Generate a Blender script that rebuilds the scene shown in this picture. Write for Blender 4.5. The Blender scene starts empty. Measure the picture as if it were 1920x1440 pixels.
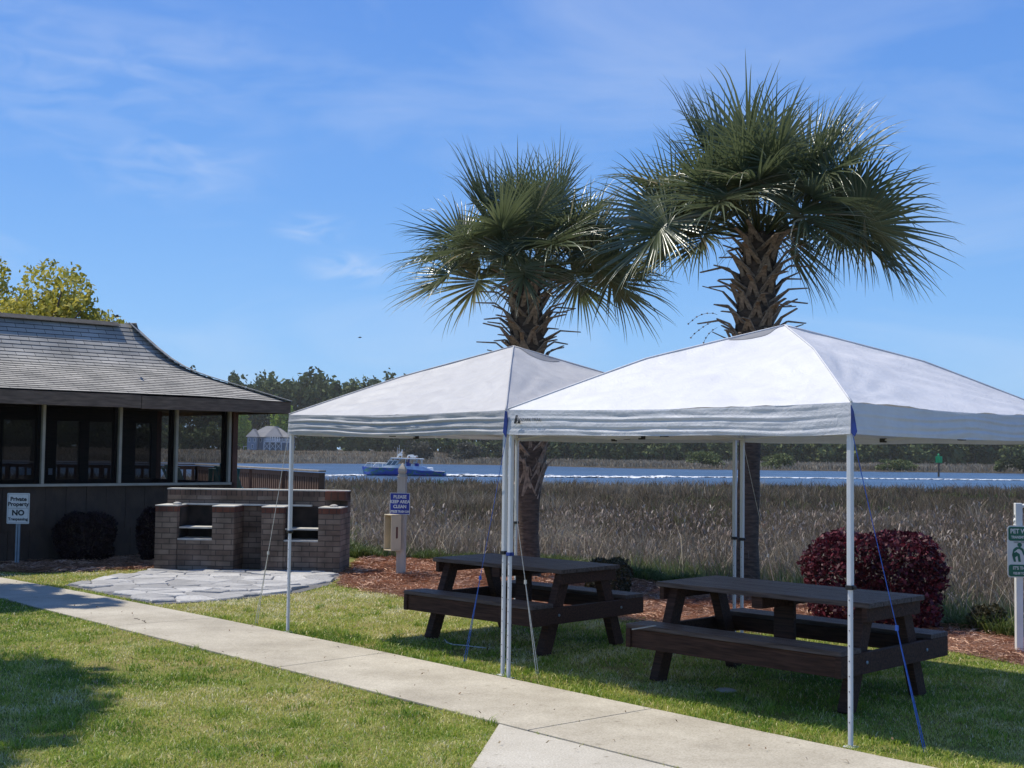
import bpy, math, random
import numpy as np
from mathutils import Vector, Matrix, noise

random.seed(7)
rng = np.random.default_rng(11)
S = bpy.context.scene
COL = S.collection
R = math.radians

# ------------------------------------------------------------------ camera
CAM_H = 1.735; FPX = 2390.0; HY = 845.0; ROLL = 0.0125
cd = bpy.data.cameras.new('camera'); cam = bpy.data.objects.new('camera', cd); COL.objects.link(cam)
cd.sensor_width = 36; cd.lens = 36 * FPX / 1920; cd.clip_start = 0.1; cd.clip_end = 5000
PITCH = math.atan((HY - 720) / FPX)
cam.matrix_world = Matrix.Translation((0, 0, CAM_H)) @ Matrix.Rotation(math.pi / 2 + PITCH, 4, 'X') @ Matrix.Rotation(ROLL, 4, 'Z')
S.camera = cam

# ------------------------------------------------------------------ light
SDX, SDY = 0.483, -0.249           # ground shift of a shadow per metre of height
sun_vec = Vector((-SDX, -SDY, 1)).normalized()
SUN_EL = math.asin(sun_vec.z); SUN_AZ = math.atan2(sun_vec.x, sun_vec.y)
sd = bpy.data.lights.new('sun', 'SUN'); sd.energy = 4.6; sd.angle = R(0.53); sd.color = (1, 0.95, 0.85)
sun = bpy.data.objects.new('sun', sd); COL.objects.link(sun)
sun.rotation_euler = sun_vec.to_track_quat('Z', 'Y').to_euler()

W = bpy.data.worlds.new('World'); S.world = W; W.use_nodes = True
nt = W.node_tree; nt.nodes.clear()
def N(nt, t, **k):
    n = nt.nodes.new(t)
    for a, b in k.items(): setattr(n, a, b)
    return n
out = N(nt, 'ShaderNodeOutputWorld'); bg = N(nt, 'ShaderNodeBackground')
sky = N(nt, 'ShaderNodeTexSky', sky_type='NISHITA'); sky.sun_disc = False
sky.sun_elevation = SUN_EL; sky.sun_rotation = SUN_AZ
sky.air_density = 1.0; sky.dust_density = 0.2; sky.ozone_density = 3.0; sky.altitude = 0
bg.inputs[1].default_value = 0.13
tc = N(nt, 'ShaderNodeTexCoord'); mp = N(nt, 'ShaderNodeMapping')
mp.inputs['Rotation'].default_value = (0.15, 0.42, 0.1)
mp.inputs['Scale'].default_value = (2.2, 2.0, 7.5)
n1 = N(nt, 'ShaderNodeTexNoise'); n1.inputs['Scale'].default_value = 1.5; n1.inputs['Detail'].default_value = 8; n1.inputs['Roughness'].default_value = .55
n1.inputs['Distortion'].default_value = .5
r1 = N(nt, 'ShaderNodeValToRGB'); r1.color_ramp.elements[0].position = .5; r1.color_ramp.elements[1].position = .85
r1.color_ramp.elements[1].color = (.3, .3, .3, 1)
mx = N(nt, 'ShaderNodeMix', data_type='RGBA'); mx.inputs[7].default_value = (6.0, 6.5, 7.2, 1)
hs = N(nt, 'ShaderNodeHueSaturation'); hs.inputs['Saturation'].default_value = 1.12; hs.inputs['Hue'].default_value = .507
nt.links.new(tc.outputs['Generated'], mp.inputs[0]); nt.links.new(mp.outputs[0], n1.inputs[0]); nt.links.new(n1.outputs[0], r1.inputs[0])
nt.links.new(r1.outputs[0], mx.inputs[0]); nt.links.new(sky.outputs[0], hs.inputs['Color'])
sz = N(nt, 'ShaderNodeSeparateXYZ'); nt.links.new(tc.outputs['Generated'], sz.inputs[0])
gr_ = N(nt, 'ShaderNodeValToRGB'); cr_ = gr_.color_ramp
cr_.elements[0].position = 0; cr_.elements[0].color = (.27, .55, .93, 1); cr_.elements[1].position = 1; cr_.elements[1].color = (.04, .12, .42, 1)
for p_, c_ in ((.09, (.215, .48, .91)), (.2, (.145, .37, .84)), (.36, (.105, .28, .76))): e_ = cr_.elements.new(p_); e_.color = (*c_, 1)
gs = N(nt, 'ShaderNodeMix', data_type='RGBA', blend_type='MULTIPLY'); gs.inputs[0].default_value = 1; gs.inputs[7].default_value = (7.7, 7.7, 7.7, 1)
nt.links.new(sz.outputs[2], gr_.inputs[0]); nt.links.new(gr_.outputs[0], gs.inputs[6])
bl_ = N(nt, 'ShaderNodeMix', data_type='RGBA'); bl_.inputs[0].default_value = .82
nt.links.new(hs.outputs[0], bl_.inputs[6]); nt.links.new(gs.outputs[2], bl_.inputs[7]); nt.links.new(bl_.outputs[2], mx.inputs[6])
prev = mx.outputs[2]
def dir_of(px, py):
    u = (px - 960) / FPX; v = -(py - 720) / FPX; return Vector((u, math.cos(PITCH) - v * math.sin(PITCH), math.sin(PITCH) + v * math.cos(PITCH))).normalized()
wn = N(nt, 'ShaderNodeTexNoise'); wn.inputs['Scale'].default_value = 16; wn.inputs['Detail'].default_value = 8; wn.inputs['Distortion'].default_value = 1.0
wm = N(nt, 'ShaderNodeMapping'); wm.inputs['Rotation'].default_value = (0, .35, 0); wm.inputs['Scale'].default_value = (1, 1, 3.2); nt.links.new(tc.outputs['Generated'], wm.inputs[0]); nt.links.new(wm.outputs[0], wn.inputs[0])
for (px_, py_, rad_, amt_) in ((655, 505, .05, .75), (585, 432, .042, .55), (150, 150, .26, .24), (330, 330, .1, .3)):   # wisps of cirrus low in the east
    sb_ = N(nt, 'ShaderNodeVectorMath', operation='SUBTRACT'); sb_.inputs[1].default_value = dir_of(px_, py_); nt.links.new(tc.outputs['Generated'], sb_.inputs[0])
    rt = N(nt, 'ShaderNodeMapping'); rt.inputs['Rotation'].default_value = (0, .3, 0); rt.inputs['Scale'].default_value = (1, 1, 2.6); nt.links.new(sb_.outputs[0], rt.inputs[0])
    ln = N(nt, 'ShaderNodeVectorMath', operation='LENGTH'); nt.links.new(rt.outputs[0], ln.inputs[0])
    mr = N(nt, 'ShaderNodeMapRange', interpolation_type='SMOOTHSTEP'); mr.inputs[1].default_value = 0; mr.inputs[2].default_value = rad_; mr.inputs[3].default_value = 1; mr.inputs[4].default_value = 0; nt.links.new(ln.outputs['Value'], mr.inputs[0])
    m2 = N(nt, 'ShaderNodeMapRange'); m2.inputs[1].default_value = .38; m2.inputs[2].default_value = .75; nt.links.new(wn.outputs[0], m2.inputs[0])
    ml = N(nt, 'ShaderNodeMath', operation='MULTIPLY'); nt.links.new(mr.outputs[0], ml.inputs[0]); nt.links.new(m2.outputs[0], ml.inputs[1])
    m3 = N(nt, 'ShaderNodeMath', operation='MULTIPLY'); m3.inputs[1].default_value = amt_; nt.links.new(ml.outputs[0], m3.inputs[0])
    xx = N(nt, 'ShaderNodeMix', data_type='RGBA'); xx.inputs[7].default_value = (5.2, 5.9, 7.2, 1); nt.links.new(m3.outputs[0], xx.inputs[0]); nt.links.new(prev, xx.inputs[6]); prev = xx.outputs[2]
nt.links.new(prev, bg.inputs[0]); nt.links.new(bg.outputs[0], out.inputs[0])
S.view_settings.view_transform = 'Standard'; S.view_settings.look = 'None'
S.view_settings.exposure = 0.1; S.view_settings.gamma = 1
S.render.engine = 'CYCLES'
S.cycles.transparent_max_bounces = 16; S.cycles.max_bounces = 8

# ------------------------------------------------------------------ helpers
def ray(px, py):
    u = (px - 960) / FPX; v = -(py - 720) / FPX
    c, s = math.cos(ROLL), math.sin(ROLL)
    u2 = u * c - v * s; v2 = u * s + v * c
    return Vector((u2, math.cos(PITCH) - v2 * math.sin(PITCH), math.sin(PITCH) + v2 * math.cos(PITCH)))
def G(px, py, z=0.0):                       # photo pixel -> point at height z
    d = ray(px, py); t = (z - CAM_H) / d.z
    return Vector((0, 0, CAM_H)) + d * t
def at(px, py, Y):                          # photo pixel -> point at distance Y
    d = ray(px, py); return Vector((0, 0, CAM_H)) + d * (Y / d.y)

def tag(o, label=None, cat=None, group=None, kind=None):
    if label: o['label'] = label
    if cat: o['category'] = cat
    if group: o['group'] = group
    if kind: o['kind'] = kind
    return o
def empty(name, loc, rz=0, label=None, cat=None, group=None):
    o = bpy.data.objects.new(name, None); COL.objects.link(o)
    o.location = loc; o.rotation_euler = (0, 0, rz); o.empty_display_size = .1
    return tag(o, label, cat, group)

def np_mesh(name, V, F, mat, parent=None, tint=None, smooth=False):
    V = np.asarray(V, dtype=np.float32); F = np.asarray(F, dtype=np.int32)
    me = bpy.data.meshes.new(name); k = F.shape[1]
    me.vertices.add(len(V)); me.vertices.foreach_set('co', V.ravel())
    me.loops.add(F.size); me.loops.foreach_set('vertex_index', F.ravel())
    me.polygons.add(len(F)); me.polygons.foreach_set('loop_start', np.arange(0, F.size, k, dtype=np.int32))
    me.update(calc_edges=True)
    if tint is not None:
        a = me.attributes.new('tint', 'FLOAT', 'POINT'); a.data.foreach_set('value', np.asarray(tint, dtype=np.float32))
    if smooth: me.polygons.foreach_set('use_smooth', np.ones(len(F), dtype=bool))
    me.materials.append(mat)
    o = bpy.data.objects.new(name, me); COL.objects.link(o); o.parent = parent
    return o

class MB:
    def __init__(s): s.v = []; s.f = []; s.uv = None
    def add(s, vs, fs):
        b = len(s.v); s.v += [tuple(v) for v in vs]; s.f += [tuple(i + b for i in f) for f in fs]; return s
    def box(s, c, d, rz=0, mtx=None):
        x, y, z = d[0] / 2, d[1] / 2, d[2] / 2
        vs = [Vector((i, j, k)) for k in (-z, z) for j in (-y, y) for i in (-x, x)]
        m = Matrix.Translation(c) @ (mtx if mtx is not None else Matrix.Rotation(rz, 4, 'Z'))
        return s.add([m @ v for v in vs], [(0, 2, 3, 1), (4, 5, 7, 6), (0, 1, 5, 4), (2, 6, 7, 3), (0, 4, 6, 2), (1, 3, 7, 5)])
    def bar(s, a, b, w, h, up=(0, 0, 1), w2=None, h2=None):
        a, b = Vector(a), Vector(b); d = (b - a).normalized(); up = Vector(up)
        if abs(d.dot(up)) > .99: up = Vector((0, 1, 0))
        x = d.cross(up).normalized(); y = x.cross(d).normalized()
        w2 = w if w2 is None else w2; h2 = h if h2 is None else h2
        vs = [a - x * w / 2 - y * h / 2, a + x * w / 2 - y * h / 2, a + x * w / 2 + y * h / 2, a - x * w / 2 + y * h / 2,
              b - x * w2 / 2 - y * h2 / 2, b + x * w2 / 2 - y * h2 / 2, b + x * w2 / 2 + y * h2 / 2, b - x * w2 / 2 + y * h2 / 2]
        return s.add(vs, [(3, 2, 1, 0), (4, 5, 6, 7), (0, 1, 5, 4), (1, 2, 6, 5), (2, 3, 7, 6), (3, 0, 4, 7)])
    def tube(s, pts, r, n=8, cap=True):
        pts = [Vector(p) for p in pts]; rs = r if isinstance(r, (list, tuple)) else [r] * len(pts)
        b = len(s.v); vs = []; fs = []; px = None
        for i, p in enumerate(pts):
            d = (pts[min(i + 1, len(pts) - 1)] - pts[max(i - 1, 0)]).normalized()
            if px is None:
                px = d.orthogonal().normalized()
            else:
                px = (px - d * px.dot(d)).normalized()
            py = d.cross(px)
            for k in range(n):
                a = 2 * math.pi * k / n; vs.append(p + (px * math.cos(a) + py * math.sin(a)) * rs[i])
        for i in range(len(pts) - 1):
            for k in range(n):
                k2 = (k + 1) % n; fs.append((i * n + k, i * n + k2, (i + 1) * n + k2, (i + 1) * n + k))
        if cap: fs.append(tuple(range(n))[::-1]); fs.append(tuple((len(pts) - 1) * n + k for k in range(n)))
        return s.add(vs, fs)
    def lathe(s, prof, c, n=16):
        vs = []; fs = []
        for r, z in prof:
            for k in range(n):
                a = 2 * math.pi * k / n; vs.append((c[0] + r * math.cos(a), c[1] + r * math.sin(a), c[2] + z))
        for i in range(len(prof) - 1):
            for k in range(n):
                k2 = (k + 1) % n; fs.append((i * n + k, i * n + k2, (i + 1) * n + k2, (i + 1) * n + k))
        fs.append(tuple(range(n))[::-1]); fs.append(tuple((len(prof) - 1) * n + k for k in range(n)))
        return s.add(vs, fs)
    def prism(s, pts, z0, z1, mtx=None):          # pts counter-clockwise in xy
        n = len(pts); m = mtx if mtx is not None else Matrix.Identity(4)
        vs = [m @ Vector((p[0], p[1], z0)) for p in pts] + [m @ Vector((p[0], p[1], z1)) for p in pts]
        fs = [tuple(range(n))[::-1], tuple(range(n, 2 * n))] + [(i, (i + 1) % n, (i + 1) % n + n, i + n) for i in range(n)]
        return s.add(vs, fs)
    def build(s, name, mat, parent=None, bevel=0, smooth=False, split=False):
        if split:                                   # every loose piece becomes a part of its own
            par = list(range(len(s.v)))
            def find(i):
                while par[i] != i: par[i] = par[par[i]]; i = par[i]
                return i
            for f in s.f:
                for i in f[1:]: par[find(i)] = find(f[0])
            comp = {}
            for f in s.f: comp.setdefault(find(f[0]), []).append(f)
            os_ = []
            for fs in comp.values():
                ids = sorted({i for f in fs for i in f}); mpp = {a: b for b, a in enumerate(ids)}
                q = MB(); q.v = [s.v[i] for i in ids]; q.f = [tuple(mpp[i] for i in f) for f in fs]; os_.append(q.build(name, mat, parent, bevel, smooth))
            return os_
        me = bpy.data.meshes.new(name); me.from_pydata(s.v, [], s.f); me.update()
        if smooth: me.polygons.foreach_set('use_smooth', [True] * len(me.polygons))
        me.materials.append(mat)
        if s.uv:
            l = me.uv_layers.new(name='UVMap')
            for i, uv in enumerate(s.uv): l.data[i].uv = uv
        o = bpy.data.objects.new(name, me); COL.objects.link(o); o.parent = parent
        if bevel:
            b = o.modifiers.new('bevel', 'BEVEL'); b.width = bevel; b.segments = 2; b.limit_method = 'ANGLE'
        return o

def copy_tree(o, parent=None):
    c = o.copy(); COL.objects.link(c); c.parent = parent
    for ch in list(o.children): copy_tree(ch, c)
    return c

# ------------------------------------------------------------------ materials
def newmat(name):
    m = bpy.data.materials.new(name); m.use_nodes = True; nt = m.node_tree
    return m, nt, nt.nodes['Principled BSDF']
def ramp(nt, els):
    r = N(nt, 'ShaderNodeValToRGB'); cr = r.color_ramp
    cr.elements[0].position = els[0][0]; cr.elements[0].color = (*els[0][1], 1)
    cr.elements[1].position = els[-1][0]; cr.elements[1].color = (*els[-1][1], 1)
    for p, c in els[1:-1]: e = cr.elements.new(p); e.color = (*c, 1)
    return r
def mat(name, col, rough=.6, var=.25, scale=6, stretch=(1, 1, 1), bump=0, bscale=40, metal=0, spec=.5, col2=None, detail=5):
    m, nt, p = newmat(name); L = nt.links.new
    tc = N(nt, 'ShaderNodeTexCoord'); mp = N(nt, 'ShaderNodeMapping'); mp.inputs['Scale'].default_value = stretch
    L(tc.outputs['Object'], mp.inputs[0])
    n = N(nt, 'ShaderNodeTexNoise'); n.inputs['Scale'].default_value = scale; n.inputs['Detail'].default_value = detail
    L(mp.outputs[0], n.inputs[0])
    c2 = col2 or tuple(min(1, c * (1 + var)) for c in col)
    c1 = tuple(c * (1 - var) for c in col) if not col2 else col
    r = ramp(nt, [(.32, c1), (.68, c2)]); L(n.outputs[0], r.inputs[0]); L(r.outputs[0], p.inputs['Base Color'])
    p.inputs['Roughness'].default_value = rough; p.inputs['Metallic'].default_value = metal
    p.inputs['Specular IOR Level'].default_value = spec
    if bump:
        b = N(nt, 'ShaderNodeBump'); b.inputs['Strength'].default_value = bump; b.inputs['Distance'].default_value = .02
        n2 = N(nt, 'ShaderNodeTexNoise'); n2.inputs['Scale'].default_value = bscale; n2.inputs['Detail'].default_value = 4
        L(mp.outputs[0], n2.inputs[0]); L(n2.outputs[0], b.inputs['Height']); L(b.outputs[0], p.inputs['Normal'])
    return m
def tintmat(name, els, rough=.6, transl=.25, spec=.3):
    m, nt, p = newmat(name); L = nt.links.new
    a = N(nt, 'ShaderNodeAttribute'); a.attribute_name = 'tint'
    r = ramp(nt, els); L(a.outputs['Fac'], r.inputs[0]); L(r.outputs[0], p.inputs['Base Color'])
    p.inputs['Roughness'].default_value = rough; p.inputs['Specular IOR Level'].default_value = spec
    if transl:
        t = N(nt, 'ShaderNodeBsdfTranslucent'); L(r.outputs[0], t.inputs[0])
        mx = N(nt, 'ShaderNodeMixShader'); mx.inputs[0].default_value = transl
        o = nt.nodes['Material Output']; L(p.outputs[0], mx.inputs[1]); L(t.outputs[0], mx.inputs[2]); L(mx.outputs[0], o.inputs[0])
    return m
def boxmap(nt):                                   # object coords laid flat on whichever way a face looks
    L = nt.links.new
    tc = N(nt, 'ShaderNodeTexCoord'); sp = N(nt, 'ShaderNodeSeparateXYZ'); L(tc.outputs['Object'], sp.inputs[0])
    sn = N(nt, 'ShaderNodeSeparateXYZ'); L(tc.outputs['Normal'], sn.inputs[0])
    def cmb(a, b): c = N(nt, 'ShaderNodeCombineXYZ'); L(sp.outputs[a], c.inputs[0]); L(sp.outputs[b], c.inputs[1]); return c
    def big(i):
        a = N(nt, 'ShaderNodeMath', operation='ABSOLUTE'); L(sn.outputs[i], a.inputs[0])
        g = N(nt, 'ShaderNodeMath', operation='GREATER_THAN'); g.inputs[1].default_value = .7; L(a.outputs[0], g.inputs[0]); return g
    m1 = N(nt, 'ShaderNodeMix', data_type='VECTOR'); L(big(0).outputs[0], m1.inputs[0]); L(cmb(0, 2).outputs[0], m1.inputs[4]); L(cmb(1, 2).outputs[0], m1.inputs[5])
    m2 = N(nt, 'ShaderNodeMix', data_type='VECTOR'); L(big(2).outputs[0], m2.inputs[0]); L(m1.outputs[1], m2.inputs[4]); L(cmb(0, 1).outputs[0], m2.inputs[5])
    return m2.outputs[1]

M = {}
M['white_tube'] = mat('white_powder_coat', (.62, .63, .64), .4, .06, 3)
M['black_plastic'] = mat('black_plastic', (.012, .012, .014), .45, .3, 9)
M['blue_cloth'] = mat('blue_cloth', (.01, .035, .2), .7, .3, 20)
M['rope_white'] = mat('white_cord', (.55, .54, .5), .8, .2, 60)
M['rope_blue'] = mat('blue_cord', (.02, .09, .4), .7, .25, 60)
M['beige'] = mat('beige_plastic', (.62, .52, .34), .5, .06, 4)
M['paint_post'] = mat('tan_painted_wood', (.43, .38, .31), .65, .12, 5, (4, 4, .6), .2, 30)
M['white_paint'] = mat('white_paint', (.74, .74, .71), .5, .08, 5)
M['metal'] = mat('galvanised_steel', (.22, .27, .31), .45, .15, 8, metal=.4)
M['sign_white'] = mat('sign_white', (.68, .68, .64), .5, .06, 8)
M['sign_blue'] = mat('sign_blue', (.015, .03, .26), .5, .1, 8)
M['sign_green'] = mat('sign_green', (.01, .12, .07), .45, .1, 8)
M['sign_ink'] = mat('sign_black_ink', (.02, .02, .02), .6, .1, 8)
M['sign_grey'] = mat('sign_grey_ink', (.12, .12, .12), .6, .1, 8)
M['slot'] = mat('rust_brown_label', (.12, .03, .02), .6, .2, 20)
M['table_wood'] = mat('dark_stained_wood', (.062, .03, .02), .65, .45, 5, (1, 14, 14), .35, 30, spec=.2)
M['table_top'] = mat('worn_dark_stain_board', (.05, .033, .028), .55, .4, 3.5, (1, 13, 13), .5, 30, spec=.3, col2=(.15, .115, .1), detail=9)
M['barn_wood'] = mat('weathered_brown_board', (.16, .11, .075), .75, .4, 4, (1, 1, 8), .4, 25)
M['siding'] = mat('brown_shingle_siding', (.06, .038, .024), .8, .22, 3, (3, 3, 1.5), .4, 20)
M['trim'] = mat('tan_trim_paint', (.36, .32, .25), .6, .12, 6)
M['dark_wood'] = mat('dark_porch_wood', (.025, .017, .013), .7, .4, 6, (1, 1, 6))
M['red_wood'] = mat('red_brown_post', (.11, .045, .028), .7, .3, 6, (6, 6, 1))
M['deck_wood'] = mat('deck_wood', (.13, .075, .045), .75, .35, 5, (8, 8, 1))
M['deck_rail'] = mat('greyed_rail_cap', (.3, .26, .21), .7, .2, 6)
M['teal'] = mat('teal_plastic', (.012, .09, .1), .45, .2, 6)
M['slab'] = mat('pale_stone_slab', (.52, .49, .42), .8, .15, 9, bump=.3)
M['stone'] = mat('pale_stone', (.4, .37, .32), .8, .2, 14, bump=.5)
M['paper'] = mat('paper', (.5, .56, .66), .8, .05, 4)
M['bark'] = mat('tree_bark', (.1, .075, .055), .9, .4, 6, (3, 3, .8), .6, 14)
M['palm_trunk'] = mat('palm_trunk', (.10, .066, .045), .9, .45, 9, (1, 1, 3.5), .9, 16)
M['boot'] = mat('palm_leaf_base', (.3, .225, .165), .85, .5, 5, (6, 6, 3), .4, 30)

def brick_mat(name, c1, c2, mortar, bw=.2, rh=.067, dark=0):
    m, nt, p = newmat(name); L = nt.links.new
    b = N(nt, 'ShaderNodeTexBrick'); L(boxmap(nt), b.inputs['Vector'])
    b.inputs['Color1'].default_value = (*c1, 1); b.inputs['Color2'].default_value = (*c2, 1); b.inputs['Mortar'].default_value = (*mortar, 1)
    b.inputs['Scale'].default_value = 1; b.inputs['Brick Width'].default_value = bw; b.inputs['Row Height'].default_value = rh
    b.inputs['Mortar Size'].default_value = .006; b.inputs['Mortar Smooth'].default_value = .2; b.inputs['Bias'].default_value = 0
    tc = N(nt, 'ShaderNodeTexCoord'); n = N(nt, 'ShaderNodeTexNoise'); n.inputs['Scale'].default_value = 3.5; n.inputs['Detail'].default_value = 6
    L(tc.outputs['Object'], n.inputs[0]); r = ramp(nt, [(.3, (.45, .43, .4)), (.7, (1.15, 1.1, 1.05))]); L(n.outputs[0], r.inputs[0])
    x = N(nt, 'ShaderNodeMix', data_type='RGBA', blend_type='MULTIPLY'); x.inputs[0].default_value = 1
    L(b.outputs[0], x.inputs[6]); L(r.outputs[0], x.inputs[7]); L(x.outputs[2], p.inputs['Base Color'])
    bp = N(nt, 'ShaderNodeBump'); bp.invert = True; bp.inputs['Strength'].default_value = .9; bp.inputs['Distance'].default_value = .008
    L(b.outputs['Fac'], bp.inputs['Height']); L(bp.outputs[0], p.inputs['Normal']); p.inputs['Roughness'].default_value = .9
    return m
M['brick'] = brick_mat('weathered_brick', (.155, .108, .08), (.25, .195, .15), (.085, .068, .054), .22, .075)
M['brick_cap'] = brick_mat('red_brick_cap', (.17, .062, .035), (.13, .05, .032), (.07, .05, .04), .1, .2)

def fabric(nm, ca, cb):
    m, nt, p = newmat(nm); L = nt.links.new
    tc = N(nt, 'ShaderNodeTexCoord')
    n = N(nt, 'ShaderNodeTexNoise'); n.inputs['Scale'].default_value = 5; n.inputs['Detail'].default_value = 8; n.inputs['Distortion'].default_value = 1.2
    L(tc.outputs['Object'], n.inputs[0])
    v = N(nt, 'ShaderNodeTexNoise'); v.inputs['Scale'].default_value = 17; v.inputs['Detail'].default_value = 3; v.inputs['Distortion'].default_value = 2.5
    L(tc.outputs['Object'], v.inputs[0])
    ad = N(nt, 'ShaderNodeMath', operation='ADD'); L(n.outputs[0], ad.inputs[0]); L(v.outputs[0], ad.inputs[1])
    b = N(nt, 'ShaderNodeBump'); b.inputs['Strength'].default_value = .18; b.inputs['Distance'].default_value = .03; L(ad.outputs[0], b.inputs['Height'])
    r = ramp(nt, [(.3, ca), (.7, cb)]); L(n.outputs[0], r.inputs[0])
    L(r.outputs[0], p.inputs['Base Color']); L(b.outputs[0], p.inputs['Normal']); p.inputs['Roughness'].default_value = .55
    t = N(nt, 'ShaderNodeBsdfTranslucent'); t.inputs[0].default_value = (.62, .64, .72, 1); L(b.outputs[0], t.inputs['Normal'])
    mx = N(nt, 'ShaderNodeMixShader'); mx.inputs[0].default_value = .12
    o = nt.nodes['Material Output']; L(p.outputs[0], mx.inputs[1]); L(t.outputs[0], mx.inputs[2]); L(mx.outputs[0], o.inputs[0])
    return m
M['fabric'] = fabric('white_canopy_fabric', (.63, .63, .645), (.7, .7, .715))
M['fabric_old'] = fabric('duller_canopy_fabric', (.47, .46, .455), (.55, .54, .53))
M['patch'] = mat('grey_apex_sheet', (.2, .205, .22), .7, .12, 9)

def concrete(name, a, b):
    m, nt, p = newmat(name); L = nt.links.new
    tc = N(nt, 'ShaderNodeTexCoord')
    n = N(nt, 'ShaderNodeTexNoise'); n.inputs['Scale'].default_value = 1.3; n.inputs['Detail'].default_value = 9; n.inputs['Roughness'].default_value = .65
    n2 = N(nt, 'ShaderNodeTexNoise'); n2.inputs['Scale'].default_value = 90; n2.inputs['Detail'].default_value = 4
    vs = N(nt, 'ShaderNodeTexNoise'); vs.inputs['Scale'].default_value = 11; vs.inputs['Detail'].default_value = 3
    for q in (n, n2, vs): L(tc.outputs['Object'], q.inputs[0])
    r = ramp(nt, [(.28, tuple(q * .82 for q in a)), (.42, a), (.7, b)]); L(n.outputs[0], r.inputs[0])
    r2 = ramp(nt, [(.3, (.74, .73, .7)), (.65, (1.06, 1.06, 1.06))]); L(n2.outputs[0], r2.inputs[0])
    r3 = ramp(nt, [(.24, (.5, .47, .42)), (.33, (1, 1, 1))]); L(vs.outputs[0], r3.inputs[0])
    x = N(nt, 'ShaderNodeMix', data_type='RGBA', blend_type='MULTIPLY'); x.inputs[0].default_value = 1; L(r.outputs[0], x.inputs[6]); L(r2.outputs[0], x.inputs[7])
    y = N(nt, 'ShaderNodeMix', data_type='RGBA', blend_type='MULTIPLY'); y.inputs[0].default_value = .8; L(x.outputs[2], y.inputs[6]); L(r3.outputs[0], y.inputs[7])
    L(y.outputs[2], p.inputs['Base Color']); p.inputs['Roughness'].default_value = .9
    b = N(nt, 'ShaderNodeBump'); b.inputs['Strength'].default_value = .3; b.inputs['Distance'].default_value = .005; L(n2.outputs[0], b.inputs['Height']); L(b.outputs[0], p.inputs['Normal'])
    return m
M['concrete'] = concrete('path_concrete', (.41, .365, .285), (.56, .51, .41))
M['concrete_pale'] = concrete('pale_concrete', (.47, .43, .355), (.58, .54, .46))

def flag():
    m, nt, p = newmat('grey_flagstone'); L = nt.links.new
    tc = N(nt, 'ShaderNodeTexCoord'); n = N(nt, 'ShaderNodeTexNoise'); n.inputs['Scale'].default_value = 5; n.inputs['Detail'].default_value = 9; n.inputs['Roughness'].default_value = .65; n.inputs['Distortion'].default_value = .8
    L(tc.outputs['Object'], n.inputs[0])
    a = N(nt, 'ShaderNodeAttribute'); a.attribute_name = 'tint'
    r = ramp(nt, [(0, (.22, .215, .21)), (.6, (.4, .39, .375)), (1, (.6, .58, .545))])
    ad = N(nt, 'ShaderNodeMath', operation='MULTIPLY_ADD'); ad.inputs[1].default_value = .7; L(n.outputs[0], ad.inputs[0])
    s = N(nt, 'ShaderNodeMath', operation='MULTIPLY_ADD'); s.inputs[1].default_value = .6; s.inputs[2].default_value = -.12; L(a.outputs['Fac'], s.inputs[0])
    L(s.outputs[0], ad.inputs[2]); L(ad.outputs[0], r.inputs[0]); L(r.outputs[0], p.inputs['Base Color']); p.inputs['Roughness'].default_value = .85
    b = N(nt, 'ShaderNodeBump'); b.inputs['Strength'].default_value = .9; b.inputs['Distance'].default_value = .06; L(n.outputs[0], b.inputs['Height']); L(b.outputs[0], p.inputs['Normal'])
    return m
M['flag'] = flag()

# ------------------------------------------------------------------ ground
EDX = [-60, -40, -12, -6, -3.4, -2.42, .34, 1.97, 3.4, 4.3, 4.8, 7, 12, 30, 60]
EDY = [44, 40, 36, 30, 22.8, 20.3, 18.9, 17.0, 15.2, 12.9, 12.0, 9.7, 5.5, -6, -30]
def edge_y(x): return np.interp(x, EDX, EDY)               # where lawn and straw end and the marsh begins
SFX = [-2.31, -2.18, -1.21, 1.29, 3.93, 4.5, 6, 9]
SFY = [17.64, 16.2, 15.0, 13.2, 11.4, 10.2, 8.3, 5.5]
def straw_y(x): return np.interp(x, SFX, SFY)
def far_shore(x, y):
    px = 960 + x / np.maximum(y, 1) * FPX
    return np.interp(px, [300, 480, 740, 960, 1150, 1250, 1900], [262, 259, 287, 287, 258, 255, 253])
def sm(t): t = np.clip(t, 0, 1); return t * t * (3 - 2 * t)
def ground_z(x, y):
    x = np.asarray(x, float); y = np.asarray(y, float)
    d = y - edge_y(x)
    z = -1.5 * sm(d / 11) * (d > 0)
    z = z + .08 * np.sin(x * .21 + y * .13) * sm(d / 6)
    z = np.where(y > 118, z - 2.2 * sm((y - 121) / 14), z)
    fs = far_shore(x, y)
    z = np.where(y > 180, -3.7 + 2.35 * sm((y - fs + 3) / 7), z)
    z = z + 2.2 * sm((y - 372) / 45) * (x < -20)
    return z
xs = np.unique(np.concatenate([np.linspace(-14, 14, 57), np.linspace(-120, 120, 61), np.linspace(-900, 900, 46)]))
ys = np.unique(np.concatenate([np.linspace(-30, 34, 129), np.linspace(34, 140, 54), np.linspace(140, 244, 14), np.linspace(244, 300, 38), np.linspace(300, 430, 27), np.linspace(430, 1500, 12)]))
X, Y = np.meshgrid(xs, ys); Z = ground_z(X, Y)
nx, ny = len(xs), len(ys); idx = np.arange(nx * ny).reshape(ny, nx)
F = np.stack([idx[:-1, :-1].ravel(), idx[:-1, 1:].ravel(), idx[1:, 1:].ravel(), idx[1:, :-1].ravel()], 1)
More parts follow.
